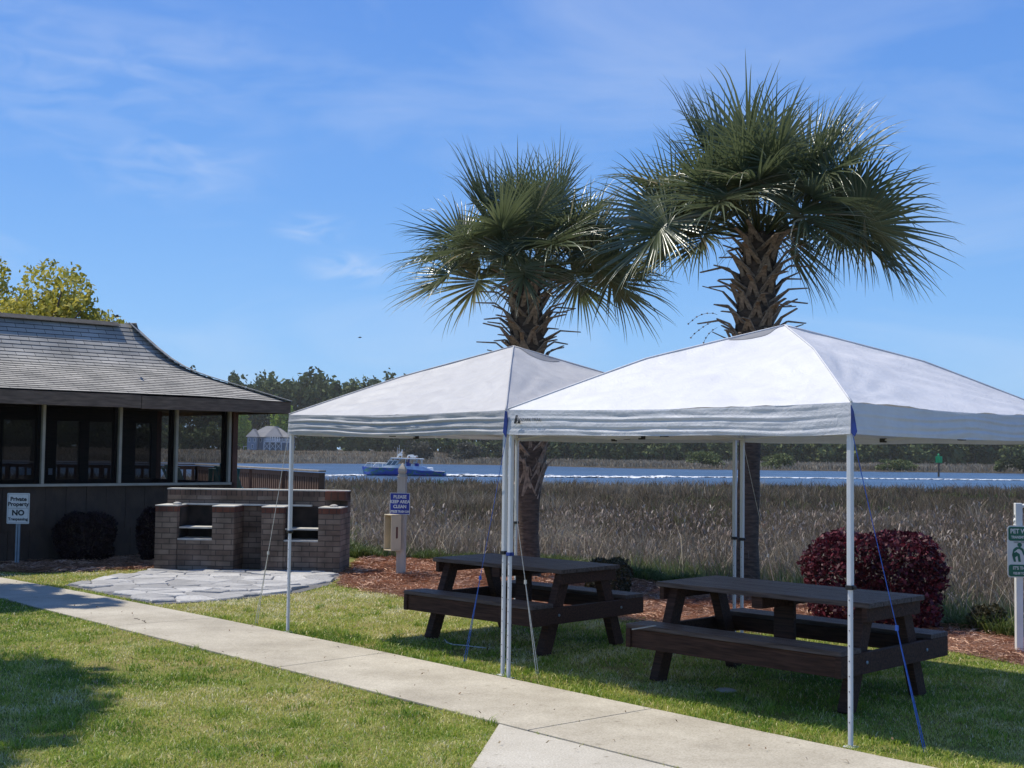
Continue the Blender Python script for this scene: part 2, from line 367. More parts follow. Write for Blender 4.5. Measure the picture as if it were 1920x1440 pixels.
def ground_mat():
    m, nt, p = newmat('lawn_and_marsh_soil'); L = nt.links.new
    tc = N(nt, 'ShaderNodeTexCoord'); a = N(nt, 'ShaderNodeAttribute'); a.attribute_name = 'tint'
    n = N(nt, 'ShaderNodeTexNoise'); n.inputs['Scale'].default_value = 1.1; n.inputs['Detail'].default_value = 7
    n2 = N(nt, 'ShaderNodeTexNoise'); n2.inputs['Scale'].default_value = 45; n2.inputs['Detail'].default_value = 5
    for q in (n, n2): L(tc.outputs['Object'], q.inputs[0])
    r = ramp(nt, [(.35, (.16, .19, .04)), (.65, (.26, .22, .09))]); L(n.outputs[0], r.inputs[0])
    r2 = ramp(nt, [(.3, (.45, .45, .4)), (.7, (1.2, 1.2, 1.1))]); L(n2.outputs[0], r2.inputs[0])
    x = N(nt, 'ShaderNodeMix', data_type='RGBA', blend_type='MULTIPLY'); x.inputs[0].default_value = 1; L(r.outputs[0], x.inputs[6]); L(r2.outputs[0], x.inputs[7])
    mr = ramp(nt, [(.35, (.045, .036, .025)), (.65, (.085, .068, .045))]); L(n2.outputs[0], mr.inputs[0])
    y = N(nt, 'ShaderNodeMix', data_type='RGBA'); L(a.outputs['Fac'], y.inputs[0]); L(x.outputs[2], y.inputs[6]); L(mr.outputs[0], y.inputs[7])
    L(y.outputs[2], p.inputs['Base Color']); p.inputs['Roughness'].default_value = .95; p.inputs['Specular IOR Level'].default_value = .1
    return m
gt = np.clip((Y - edge_y(X) + .3) / .6, 0, 1)
tag(np_mesh('ground', np.stack([X.ravel(), Y.ravel(), Z.ravel()], 1), F, ground_mat(), tint=gt.ravel(), smooth=True), kind='structure')

def water_mat():
    m, nt, p = newmat('river_water'); L = nt.links.new
    tc = N(nt, 'ShaderNodeTexCoord'); mp = N(nt, 'ShaderNodeMapping'); mp.inputs['Scale'].default_value = (.35, 1, 1); L(tc.outputs['Object'], mp.inputs[0])
    n = N(nt, 'ShaderNodeTexNoise'); n.inputs['Scale'].default_value = 1.1; n.inputs['Detail'].default_value = 6; L(mp.outputs[0], n.inputs[0])
    n2 = N(nt, 'ShaderNodeTexNoise'); n2.inputs['Scale'].default_value = .12; n2.inputs['Detail'].default_value = 5; L(mp.outputs[0], n2.inputs[0])
    r = ramp(nt, [(.36, (.02, .04, .075)), (.66, (.04, .08, .15))]); L(n2.outputs[0], r.inputs[0]); L(r.outputs[0], p.inputs['Base Color'])
    p.inputs['Roughness'].default_value = .3; p.inputs['Specular IOR Level'].default_value = .45
    b = N(nt, 'ShaderNodeBump'); b.inputs['Strength'].default_value = 1; b.inputs['Distance'].default_value = .5; L(n.outputs[0], b.inputs['Height']); L(b.outputs[0], p.inputs['Normal'])
    return m
WZ = -1.57
tag(MB().add([(-700, 100, WZ), (700, 100, WZ), (700, 330, WZ), (-700, 330, WZ)], [(0, 1, 2, 3)]).build('river_water', water_mat()), kind='structure')

# path: slabs with grooved joints
def lerp(a, b, t): return (a[0] + (b[0] - a[0]) * t, a[1] + (b[1] - a[1]) * t)
far_pts = [(-13.5, 22.6), (-6.6, 16.62), (-5.05, 15.1), (-2.96, 12.95), (-1.03, 10.89), (.97, 8.67), (2.95, 6.5), (4.9, 4.3), (6.9, 2.1)]
near_pts = [(-12.2, 21.2), (-5.76, 14.45), (-5.7, 14.4), (-3.79, 12.27), (-1.81, 10.1), (.13, 7.96), (2.15, 5.76), (4.15, 3.6), (6.2, 1.4)]
far_pts = [far_pts[0], (-7.3, 17.3)] + far_pts[2:]; near_pts = [near_pts[0], (-8, 16.7)] + near_pts[2:]
PATH_POLYS = []
mb = MB()
for i in range(len(far_pts) - 1):
    a, b, c, d = near_pts[i], near_pts[i + 1], far_pts[i + 1], far_pts[i]
    e = .0008
    aa, bb = lerp(a, b, e * 2), lerp(a, b, 1 - e * 2); dd, cc = lerp(d, c, e * 2), lerp(d, c, 1 - e * 2)
    mb.prism([aa, bb, cc, dd], -.05, .018)
    PATH_POLYS.append([a, b, c, d])
tag(mb.build('path', M['concrete'], bevel=.004), kind='structure')
br = [(-.05, 8.13), (-.62, 5.6), (-.9, 3.2), (.6, 2.7), (1.6, 6.3)]
br = [(-.055, 8.155), (-.24, 6.7), (-.7, 3.0), (1.9, 3.0), (2.143, 5.752), (.123, 7.952)]
PATH_POLYS.append(br)
tag(MB().prism(br, -.05, .012).build('branch_path', M['concrete_pale'], bevel=.004), kind='structure')
tag(MB().prism([(near_pts[k][0] - .0, near_pts[k][1] - .0) for k in range(1, len(near_pts))] + [(far_pts[k][0], far_pts[k][1]) for k in range(len(far_pts) - 1, 0, -1)], -.04, .006).build('path_base', mat('joint_dirt', (.09, .075, .055), .95, .3, 20)), kind='structure')

# flagstone patio : voronoi-like long irregular stones, each a raised plate of one paving
PATIO = [(-5.5, 15.85), (-3.85, 14.05), (-3.21, 14.5), (-2.52, 15.38), (-2.3, 16.2), (-2.28, 17.62), (-2.42, 17.98), (-5.05, 17.9), (-5.2, 17.1)]
def inside(poly, x, y):
    x = np.asarray(x); y = np.asarray(y); r = np.zeros(x.shape, bool); n = len(poly)
    for i in range(n):
        x1, y1 = poly[i]; x2, y2 = poly[(i + 1) % n]
        c = ((y1 > y) != (y2 > y)) & (x < (x2 - x1) * (y - y1) / (y2 - y1 + 1e-12) + x1)
        r ^= c
    return r
def clip_half(poly, px, py, nx_, ny_):          # keep side where (p-p0).n <= 0
    o = []
    for i in range(len(poly)):
        a, b = poly[i], poly[(i + 1) % len(poly)]
        da = (a[0] - px) * nx_ + (a[1] - py) * ny_; db = (b[0] - px) * nx_ + (b[1] - py) * ny_
        if da <= 0: o.append(a)
        if (da < 0) != (db < 0):
            t = da / (da - db); o.append((a[0] + (b[0] - a[0]) * t, a[1] + (b[1] - a[1]) * t))
    return o
seeds = []
for _ in range(4000):
    x, y = random.uniform(-5.6, -2.2), random.uniform(13.9, 18)
    if all(((x - a) / 1.9) ** 2 + (y - b) ** 2 > .2 ** 2 for a, b in seeds): seeds.append((x, y))
mb = MB(); tints = []
for (x, y) in seeds:
    if not inside(PATIO, np.array([x]), np.array([y]))[0]: continue
    cell = [(x - .55, y - .3), (x + .55, y - .3), (x + .55, y + .3), (x - .55, y + .3)]
    for (a, b) in seeds:
        if (a, b) == (x, y) or abs(a - x) > 1.5 or abs(b - y) > 1.2: continue
        dx, dy = a - x, b - y; l = math.hypot(dx, dy)
        cell = clip_half(cell, x + dx / 2 - dx / l * .005, y + dy / 2 - dy / l * .005, dx / l, dy / l)
        if len(cell) < 3: break
    for i_ in range(len(PATIO)):
        (ax_, ay_), (bx_, by_) = PATIO[i_], PATIO[(i_ + 1) % len(PATIO)]
        l_ = math.hypot(bx_ - ax_, by_ - ay_); o_ = random.uniform(-.03, .04)
        if len(cell) >= 3: cell = clip_half(cell, ax_ + (by_ - ay_) / l_ * o_, ay_ - (bx_ - ax_) / l_ * o_, (by_ - ay_) / l_, -(bx_ - ax_) / l_)
    if len(cell) < 3: continue
    pts = []
    for i in range(len(cell)):
        a, b = cell[i], cell[(i + 1) % len(cell)]
        for k in range(3):
            q = lerp(a, b, k / 3); nz = noise.noise((q[0] * 9, q[1] * 9, 0)) * .025; pts.append((q[0] + nz, q[1] + nz))
    cx = sum(p[0] for p in pts) / len(pts); cy = sum(p[1] for p in pts) / len(pts)
    h = .026 + random.uniform(0, .013); tx, ty = random.uniform(-.02, .02), random.uniform(-.06, .06); n = len(pts); b0 = len(mb.v)
    vs = [(p[0], p[1], -.02) for p in pts] + [(p[0], p[1], h - .012 + (p[0] - x) * tx + (p[1] - y) * ty) for p in pts] + \
         [(cx + (p[0] - cx) * .95, cy + (p[1] - cy) * .93, h + (p[0] - x) * tx + (p[1] - y) * ty) for p in pts] + [(cx, cy, h)]
    fs = []
    for i in range(n):
        j = (i + 1) % n; fs += [(i, j, n + j, n + i), (n + i, n + j, 2 * n + j, 2 * n + i), (2 * n + i, 2 * n + j, 3 * n)]
    mb.add(vs, fs); tints += [random.random()] * len(vs)
o = mb.build('flagstone_paving', M['flag']); a = o.data.attributes.new('tint', 'FLOAT', 'POINT'); a.data.foreach_set('value', tints)
tag(o, kind='structure')
tag(MB().prism(PATIO, -.03, .008).build('paving_bed', mat('mortar_bed', (.13, .125, .12), .9, .3, 20)), kind='structure')

# ------------------------------------------------------------------ blades of every kind
def blades(x, y, z, h, w, lean, az=None, waz=None, curl=.5):
    n = len(x); az = rng.uniform(0, 2 * np.pi, n) if az is None else az
    waz = rng.uniform(0, np.pi, n) if waz is None else waz
    lx, ly = np.cos(az), np.sin(az); wx, wy = np.cos(waz) * w / 2, np.sin(waz) * w / 2
    V = np.zeros((n, 5, 3))
    m = .55
    mx_, my_, mz_ = x + lx * lean * h * m * (1 - curl), y + ly * lean * h * m * (1 - curl), z + h * m
    tx, ty, tz = x + lx * lean * h, y + ly * lean * h, z + h * np.sqrt(np.maximum(.05, 1 - (lean * .6) ** 2))
    V[:, 0] = np.stack([x - wx, y - wy, z], 1); V[:, 1] = np.stack([x + wx, y + wy, z], 1)
    V[:, 2] = np.stack([mx_ + wx * .8, my_ + wy * .8, mz_], 1); V[:, 3] = np.stack([mx_ - wx * .8, my_ - wy * .8, mz_], 1)
    V[:, 4] = np.stack([tx, ty, tz], 1)
    b = (np.arange(n) * 5)[:, None]
    F = np.concatenate([b + [0, 1, 2], b + [0, 2, 3], b + [3, 2, 4]], 1).reshape(-1, 3)
    return V.reshape(-1, 3), F
def vnoise(x, y, s, seed=0):                     # cheap smooth 2-D value noise
    r = np.random.default_rng(seed).random((64, 64)); u, v = x / s, y / s
    i, j = np.floor(u).astype(int), np.floor(v).astype(int); fu, fv = u - i, v - j; fu = fu * fu * (3 - 2 * fu); fv = fv * fv * (3 - 2 * fv)
    g = lambda a, b: r[a % 64, b % 64]
    return (g(i, j) * (1 - fu) + g(i + 1, j) * fu) * (1 - fv) + (g(i, j + 1) * (1 - fu) + g(i + 1, j + 1) * fu) * fv

# lawn
n = 660000
ly = np.exp(rng.uniform(np.log(6.0), np.log(19.5), n)); lx = rng.uniform(-1, 1, n) * (ly * .44 + 1.5)
keep = ly < np.minimum(edge_y(lx), 40) - .1
keep &= ~((lx > -2.31) & (ly > straw_y(lx) + rng.normal(0, .12, n)))
for P in PATH_POLYS: keep &= ~inside(P, lx, ly + rng.normal(0, .012, n))
keep &= ~inside(PATIO, lx, ly)
BEDFRONT = lambda x: np.interp(x, [-9, -7.3, -6.4, -5.0, -4.8], [17.6, 17.6, 17.3, 18.1, 18.4])
keep &= ~((lx < -4.9) & (ly > BEDFRONT(lx)))
keep &= ~((lx < -2.2) & (lx > -5.05) & (ly > 17.75))
keep &= ~((vnoise(lx, ly, .45, 55) * .7 + vnoise(lx, ly, .15, 56) * .3 > .74) & (rng.random(len(lx)) < .75))
lx, ly = lx[keep], ly[keep]; n = len(lx)
h = rng.uniform(.013, .038, n) * (.7 + .6 * vnoise(lx, ly, .35, 3)); w = .0042 * np.maximum(1, ly / 8) * rng.uniform(.7, 1.4, n)
dry = sm((ly - 11.2) / 3) * .3 * (lx > -4) + (vnoise(lx, ly, .8, 5) - .5) * .6 + (vnoise(lx, ly, .2, 6) - .5) * .6
dry = dry + np.where(lx < -4.2, .35 * sm((ly - 15.5) / 1.2), 0)
tnt = np.clip(.36 + dry + rng.normal(0, .2, n), 0, 1)
edge_strip = np.zeros(n, bool)
for i in range(3, 8):
    a, b = np.array(far_pts[i]), np.array(far_pts[i + 1]) if i + 1 < len(far_pts) else np.array(far_pts[i])
    d = b - a; l = np.hypot(*d)
    if l < .01: continue
    t = ((lx - a[0]) * d[0] + (ly - a[1]) * d[1]) / l ** 2; q = (lx - a[0]) * (-d[1] / l) + (ly - a[1]) * (d[0] / l)
    edge_strip |= (t > 0) & (t < 1) & (q > 0) & (q < .45)
tnt = np.where(rng.random(n) < .07, rng.uniform(.8, 1, n), tnt); tnt = np.where(edge_strip, tnt - .14, tnt); h = np.where(edge_strip, h * 1.4, h)
V, F = blades(lx, ly, np.zeros(n) - .002, h, w, rng.uniform(.3, 1.5, n))
M['lawn'] = tintmat('lawn_grass', [(0, (.10, .2, .014)), (.35, (.31, .42, .045)), (.62, (.55, .53, .13)), (.85, (.74, .63, .29)), (1, (.88, .82, .58))], .45, .35, .4)
tag(np_mesh('lawn_grass', V, F, M['lawn'], tint=np.repeat(np.clip(tnt, 0, 1), 5)), 'short green lawn grass going dry and tan in patches', 'grass', kind='stuff')

# fallen leaves and clippings on lawn and path
c = 420; y = np.exp(rng.uniform(np.log(6.3), np.log(17), c)); x = rng.uniform(-1, 1, c) * y * .43; kk = (y < straw_y(x) - .1) | (x < -2.4); x, y = x[kk], y[kk]; c = len(x)
V, F = blades(x, y, np.full(c, .02) + rng.uniform(0, .012, c), rng.uniform(.01, .028, c), rng.uniform(.006, .014, c), rng.uniform(1.2, 2.6, c))
tag(np_mesh('leaf_litter', V, F, tintmat('dead_leaf', [(0, (.14, .09, .05)), (.6, (.24, .16, .09)), (1, (.4, .32, .2))], .7, .1), tint=np.repeat(rng.random(c), 5)), 'tiny dead brown leaves scattered on the lawn and path', 'leaf litter', kind='stuff')
# taller weed tufts in the lawn
K = 260; ky = np.exp(rng.uniform(np.log(6.3), np.log(16), K)); kx = rng.uniform(-1, 1, K) * ky * .42; i_ = rng.integers(0, K, 9000); x = kx[i_] + rng.normal(0, .035, 9000); y = ky[i_] + rng.normal(0, .035, 9000)
kk = (y < straw_y(x) - .15) | (x < -2.4); kk &= y < 16.8
for P in PATH_POLYS: kk &= ~inside(P, x, y)
kk &= ~inside(PATIO, x, y); x, y = x[kk], y[kk]; c = len(x)
V, F = blades(x, y, np.zeros(c), rng.uniform(.03, .075, c), .006 * rng.uniform(.6, 1.4, c), rng.uniform(.4, 1.4, c))
tag(np_mesh('lawn_weeds', V, F, M['lawn'], tint=np.repeat(np.clip(rng.normal(.22, .12, c), 0, 1), 5)), 'taller green weed tufts dotted over the lawn', 'weeds', kind='stuff')

# pine straw
def straw(nn, xr, test, name, label, y0, y1):
    x = rng.uniform(*xr, nn); y = rng.uniform(y0, y1, nn); k = test(x, y); x, y = x[k], y[k]; c = len(x)
    a = rng.uniform(0, np.pi, c) + vnoise(x, y, .3, 9) * 3; l = rng.uniform(.05, .15, c); w = .0035 * np.maximum(1, y / 12) * rng.uniform(.7, 1.3, c)
    z = rng.uniform(.002, .05, c) * (.3 + vnoise(x, y, .25, 4)); t1 = rng.uniform(-.25, .25, c); bend = rng.normal(0, .25, c)
    dx, dy = np.cos(a), np.sin(a); P0 = np.stack([x - dx * l / 2, y - dy * l / 2, z - t1 * l / 2], 1)
    P1 = np.stack([x - dy * bend * l / 2, y + dx * bend * l / 2, z + .008], 1); P2 = np.stack([x + dx * l / 2, y + dy * l / 2, z + t1 * l / 2], 1)
    wv = np.stack([-dy * w, dx * w, w * rng.uniform(0, 1.4, c)], 1) / 2
    V = np.stack([P0 - wv, P0 + wv, P1 + wv, P1 - wv, P2 + wv * .5, P2 - wv * .5], 1).reshape(-1, 3)
    b = (np.arange(c) * 6)[:, None]; F = np.concatenate([b + [0, 1, 2, 3], b + [3, 2, 4, 5]], 1).reshape(-1, 4)
    t = np.clip(rng.normal(.5, .22, c) + (vnoise(x, y, .4, 8) - .5) * .5, 0, 1)
    tag(np_mesh(name, V, F, M['straw'], tint=np.repeat(t, 6)), label, 'pine straw', kind='stuff')
M['straw'] = tintmat('pine_straw', [(0, (.12, .055, .033)), (.5, (.52, .29, .185)), (1, (.85, .6, .43))], .6, 0, .3)
straw(150000, (-2.6, 7), lambda x, y: (y > straw_y(x) - np.abs(rng.normal(0, .12, len(x)))) & (y < edge_y(x) + .3) & (x > -2.36 + .0 * y), 'pine_straw', 'rust brown pine straw mulch between lawn and marsh', 7.5, 21)
straw(40000, (-10, -4.8), lambda x, y: (y > BEDFRONT(x) - np.abs(rng.normal(0, .08, len(x)))) & (y < 22.5), 'pine_straw', 'shaded pine straw bed along the porch wall', 17, 22.5)
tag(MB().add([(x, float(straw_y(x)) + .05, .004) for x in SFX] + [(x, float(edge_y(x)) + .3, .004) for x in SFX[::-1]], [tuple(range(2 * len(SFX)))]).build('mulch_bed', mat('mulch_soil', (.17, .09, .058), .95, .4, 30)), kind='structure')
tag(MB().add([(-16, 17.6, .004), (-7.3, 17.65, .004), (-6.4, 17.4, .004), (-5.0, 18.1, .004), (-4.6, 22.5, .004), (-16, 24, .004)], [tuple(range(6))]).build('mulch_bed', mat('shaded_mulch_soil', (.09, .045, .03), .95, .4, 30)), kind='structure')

# marsh
def marsh(nn, ymin, ymax, hscale, wb, name, label, far=False, tofs=0):
    if far:
        x = rng.uniform(-260, 260, nn); y = rng.uniform(252, 405, nn); k = (y > far_shore(x, y) + 1) & (np.abs(x) < y * .6); x, y = x[k], y[k]
    else:
        y = np.exp(rng.uniform(np.log(ymin), np.log(ymax), nn)); x = rng.uniform(-1, 1, nn) * (y * .46 + 2.5)
        K = nn // 26; cy_ = np.exp(rng.uniform(np.log(ymin), np.log(ymax), K)); cx_ = rng.uniform(-1, 1, K) * (cy_ * .46 + 2.5)
        i_ = rng.integers(0, K, nn); loose = rng.random(nn) < .3
        sp_ = .13 * np.sqrt(cy_ / 15)[i_]; ox, oy = rng.normal(0, 1, nn) * sp_, rng.normal(0, 1, nn) * sp_
        ctint = rng.normal(0, .17, K)[i_]; chh = rng.uniform(.6, 1.2, K)[i_]
        x = np.where(loose, x, cx_[i_] + ox); y = np.where(loose, y, cy_[i_] + oy)
        caz = np.arctan2(oy, ox); clean = np.hypot(ox, oy) / sp_ * .36
        k = y > edge_y(x) + .08 + np.abs(rng.normal(0, .2, nn)); x, y, ctint, chh, caz, clean, loose = [q[k] for q in (x, y, ctint, chh, caz, clean, loose)]
    c = len(x); z = ground_z(x, y) - .03
    d = y - edge_y(x); big = vnoise(x, y, 9, 21); med = vnoise(x, y, 2.2, 22); sml = vnoise(x, y, .7, 23)
    h = hscale * rng.uniform(.35, 1.05, c) * (.42 + .5 * med + .45 * sml)
    if not far: h *= np.clip(.45 + d * .12, .45, 1) * np.where(loose, .8, chh)
    w = wb * (y / 15) * rng.uniform(.6, 1.5, c)
    t = .47 + (big - .5) * .7 + (med - .5) * .5 + (sml - .5) * .4 + rng.normal(0, .14, c)
    if not far:
        t = t + np.where(loose, 0, ctint) - .12 * sm(1 - d / 12) - .1 * sm((d - 35) / 25)
        green = sm((vnoise(x, y, 3.2, 31) * .7 + vnoise(x, y, .9, 33) * .3 - .22) * 3.5) * sm(1 - (d - 7) / 22) * (rng.random(c) < .88)
        t = np.where(green > .5, -1, t)
        tt = np.where(t < 0, rng.uniform(0, .13, c), .16 + .84 * np.clip(t, 0, 1)); h = np.where(t < 0, h * .8, h)
    else: tt = .16 + .84 * np.clip(t + .3, 0, 1)
    az = .4 + vnoise(x, y, 5, 71) * 5 + rng.normal(0, 1.3, c)
    ln_ = np.abs(rng.normal(.2, .4, c))
    if not far: az = np.where(loose, az, caz + rng.normal(0, .35, c)); ln_ = np.where(loose, ln_, clean + np.abs(rng.normal(0, .12, c)))
    if not far:
        hol = sm((vnoise(x, y, 5, 91) * .65 + vnoise(x, y, 1.6, 92) * .35 - .55) * 6); h = h * (1 - .5 * hol); tt = np.where(hol > .5, np.maximum(tt - .22, np.where(tt > .16, .17, 0)), tt)
    V, F = blades(x, y, z, h, w, ln_, az=az, waz=rng.normal(0, .6, c))
    tag(np_mesh(name, V, F, M['marsh'], tint=np.repeat(tt, 5)), label, 'marsh grass', kind='stuff')
    return x, y, z, h
M['marsh'] = tintmat('marsh_grass', [(0, (.07, .11, .02)), (.14, (.24, .29, .09)), (.17, (.05, .036, .022)), (.5, (.17, .128, .08)), (.8, (.25, .198, .13)), (1, (.43, .36, .26))], .7, .25, .2)
x, y, z, h = marsh(330000, 11.5, 128, 1.05, .0055, 'marsh_grass', 'tall grey brown marsh grass between the lawn and the river')
marsh(60000, 0, 0, 1.25, .009, 'marsh_grass', 'pale marsh grass along the far river bank', far=True)
# seed heads: pale curled leaves on the reeds
k = rng.random(len(x)) < .26; k &= (y < 62) & (y - edge_y(x) > 5) & (vnoise(x, y, 4.5, 40) > .36); x, y, z, h = x[k], y[k], z[k], h[k]; c = len(x)
V, F = blades(x, y, z + h * rng.uniform(.7, 1.05, c), rng.uniform(.05, .13, c) * np.sqrt(y / 15), .014 * (y / 15) * rng.uniform(.6, 1.5, c), rng.uniform(.4, 1.2, c))
tag(np_mesh('reed_seed_heads', V, F, tintmat('reed_seed', [(0, (.16, .11, .08)), (.6, (.27, .2, .155)), (1, (.44, .37, .3))], .6, .2), tint=np.repeat(rng.random(c), 5)), 'pale dry reed tips among the marsh grass', 'marsh grass', kind='stuff')
# long arching dead stems near the edge
c = 4500; y = np.exp(rng.uniform(np.log(12), np.log(45), c)); x = rng.uniform(-1, 1, c) * (y * .45 + 1); kk = y > edge_y(x) + .2; x, y = x[kk], y[kk]; c = len(x)
V, F = blades(x, y, ground_z(x, y), rng.uniform(.5, 1.15, c), .006 * y / 15 * rng.uniform(.6, 1.3, c), rng.uniform(.4, 1.6, c))
tag(np_mesh('dead_reed_stems', V, F, tintmat('dead_stem', [(0, (.16, .12, .08)), (1, (.42, .36, .26))], .6, .1), tint=np.repeat(rng.random(c), 5)), 'bleached bent reed stems at the near marsh edge', 'marsh grass', kind='stuff')
# low green weeds at the edge
c = 42000; x = rng.uniform(-3, 6.5, c); y = edge_y(x) + np.abs(rng.normal(0, .5, c)) - .12 + .5 * vnoise(x, x * 0, .5, 5); kk = vnoise(x, y, .6, 77) > .4; x, y = x[kk], y[kk]; c = len(x)
V, F = blades(x, y, ground_z(x, y), rng.uniform(.06, .3, c) * (vnoise(x, y, .6, 77)), .013 * rng.uniform(.6, 1.5, c), rng.uniform(.3, 1.4, c))
tag(np_mesh('edge_weeds', V, F, tintmat('weed_leaf', [(0, (.035, .065, .012)), (.6, (.1, .15, .03)), (1, (.19, .2, .07))], .5, .3), tint=np.repeat(rng.random(c), 5)), 'low green weeds where the pine straw meets the marsh', 'weeds', kind='stuff')

# ------------------------------------------------------------------ foliage helpers
def leaf_cards(P, size, up=.2):
    n = len(P); d = rng.normal(0, 1, (n, 3)); d /= np.linalg.norm(d, axis=1)[:, None]
    e = rng.normal(0, 1, (n, 3)); e[:, 2] += up; e -= d * (e * d).sum(1)[:, None]; e /= np.linalg.norm(e, axis=1)[:, None]
    s = (size * rng.uniform(.6, 1.4, n))[:, None]
    V = np.stack([P - d * s * .5, P + e * s * .32, P + d * s * .6, P - e * s * .32], 1).reshape(-1, 3)
    F = (np.arange(n) * 4)[:, None] + [0, 1, 2, 3]
    return V, F
def crown_points(n, c, rad, blobs=14, shell=.55):
    c = np.array(c); rad = np.array(rad)
    B = rng.normal(0, 1, (blobs, 3)); B /= np.linalg.norm(B, axis=1)[:, None]; B *= rng.uniform(.3, .82, (blobs, 1))
    i = rng.integers(0, blobs, n); q = rng.normal(0, 1, (n, 3)); q /= np.linalg.norm(q, axis=1)[:, None]
    q *= (rng.uniform(shell, 1, n) ** .7)[:, None] * rng.uniform(.28, .46, blobs)[i][:, None]
    return c + (B[i] + q) * rad, i
def tree(name, label, loc, cz, rad, n, leaf, matf, trunk_r, group=None, cat='tree', blobs=16, limbs=7):
    t = empty(name, loc, 0, label, cat, group)
    P, bi = crown_points(n, (0, 0, cz), rad, blobs)
    V, F = leaf_cards(P, leaf)
    tt = np.clip(rng.random(blobs)[bi] * .5 + rng.random(n) * .5, 0, 1)
    np_mesh('crown', V, F, matf, t, np.repeat(tt, 4))
    m = MB(); m.tube([(0, 0, -.1), (trunk_r * .5, 0, cz * .4), (0, trunk_r, cz * .75), (0, 0, cz)], [trunk_r, trunk_r * .8, trunk_r * .55, trunk_r * .25], 9)
    for k in range(limbs):
        a = 2 * math.pi * k / limbs + random.random(); z0 = cz * random.uniform(.45, .85)
        e = Vector((math.cos(a) * rad[0] * .75, math.sin(a) * rad[1] * .75, cz + random.uniform(-.3, .7) * rad[2]))
        s = Vector((0, 0, z0)); md = (s + e) / 2 + Vector((0, 0, .12 * rad[2]))
        m.tube([s, md, e], [trunk_r * .4, trunk_r * .25, trunk_r * .08], 6)
    m.build('trunk', M['bark'], t, smooth=True)
    return t

# ------------------------------------------------------------------ far forest (one mass)
def forest():
    Vs, Fs, T = [], [], []; nv = 0
    trees = []
    for row, (Yr, hmin, hmax) in enumerate([(452, 23, 28), (475, 26, 31), (500, 30, 34)]):
        x = -330
        while x < 90:
            x += random.uniform(4.6, 7.5)
            hh = random.uniform(hmin, hmax) * (1 + .04 * math.sin(x * .045 + 1.2))
            px = 960 + x / Yr * FPX
            if px < 480: hh *= .93
            trees.append((x, Yr + random.uniform(-8, 8), hh, 1))
    for row, (Yr, hmin, hmax) in enumerate([(402, 13, 17), (420, 15, 19), (440, 17, 21)]):
        x = 10
        while x < 330:
            x += random.uniform(5, 8.5)
            trees.append((x, Yr + random.uniform(-7, 7), random.uniform(hmin, hmax), 0))
    x = -330
    while x < 330:                                   # bushy margin
        x += random.uniform(3.5, 6)
        yb = 440 if x < 5 else 396
        trees.append((x, yb + random.uniform(-6, 6), random.uniform(6, 11), 2)); trees.append((x + 2, yb + 30, random.uniform(10, 15), 2)); trees.append((x + 1, yb + 14, random.uniform(7, 10), 2))
    for (x, y, hh, kind) in trees:
        gz = float(ground_z(x, y))
        if kind == 2: n, cz, rad, lf, base = 330, hh * .45, (hh * .5, hh * .4, hh * .55), 1.5, .22
        else:
            n = 700; cz = hh * (.62 if kind else .55); rad = (max(3.6, hh * random.uniform(.19, .27)), hh * .22, hh * (.38 if kind else .46)); lf = 1.7; base = .1
        P, bi = crown_points(n, (x, y, gz + cz), rad, 18, .2)
        V, F = leaf_cards(P, lf); Vs.append(V); Fs.append(F + nv); nv += len(V)
        b = base + random.uniform(0, .35); T.append(np.repeat(np.clip(b + rng.normal(0, .12, n) + (rng.random(18) * .25)[bi], .02, .82), 4))
        if kind < 2:                                 # trunk: four-sided, tapered
            r = .35
            for k in range(4):
                a0, a1 = k * math.pi / 2, (k + 1) * math.pi / 2
                V = np.array([[x + r * math.cos(a0), y + r * math.sin(a0), gz], [x + r * math.cos(a1), y + r * math.sin(a1), gz],
                              [x + r * .4 * math.cos(a1), y + r * .4 * math.sin(a1), gz + hh * .85], [x + r * .4 * math.cos(a0), y + r * .4 * math.sin(a0), gz + hh * .85]])
                Vs.append(V); Fs.append(np.array([[0, 1, 2, 3]]) + nv); nv += 4; T.append(np.full(4, 1.0))
    m = tintmat('forest_foliage', [(0, (.04, .06, .028)), (.4, (.09, .12, .045)), (.75, (.16, .19, .065)), (.85, (.1, .11, .05)), (.95, (.13, .11, .085)), (1, (.16, .135, .105))], .8, .15, .15)
    tag(np_mesh('far_forest', np.concatenate(Vs), np.concatenate(Fs), m, tint=np.concatenate(T)), 'dark pine wood across the river', 'forest', kind='stuff')
forest()

M['leaf_bright'] = tintmat('bright_spring_leaves', [(0, (.14, .24, .02)), (1, (.42, .52, .08))], .6, .3)
M['leaf_yellow'] = tintmat('yellow_green_leaves', [(0, (.16, .16, .03)), (.5, (.42, .38, .05)), (1, (.7, .6, .13))], .5, .35)
M['leaf_olive'] = tintmat('olive_bank_leaves', [(0, (.07, .1, .03)), (1, (.19, .22, .075))], .7, .2)
M['leaf_dark'] = tintmat('dark_bank_leaves', [(0, (.02, .03, .012)), (1, (.07, .085, .03))], .7, .2)
M['leaf_grey'] = tintmat('grey_twiggy_leaves', [(0, (.07, .07, .05)), (1, (.16, .15, .11))], .7, .2)
M['leaf_red'] = tintmat('wine_red_leaves', [(0, (.025, .007, .012)), (.5, (.075, .012, .022)), (.85, (.18, .026, .042)), (1, (.22, .06, .07))], .5, .25, .3)
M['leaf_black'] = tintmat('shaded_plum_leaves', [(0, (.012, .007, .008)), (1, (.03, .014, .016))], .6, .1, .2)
M['leaf_oak'] = tintmat('oak_leaves', [(0, (.04, .07, .015)), (1, (.12, .16, .04))], .5, .3)
M['leaf_bush'] = tintmat('bronze_green_leaves', [(0, (.03, .03, .014)), (1, (.11, .095, .045))], .5, .2)

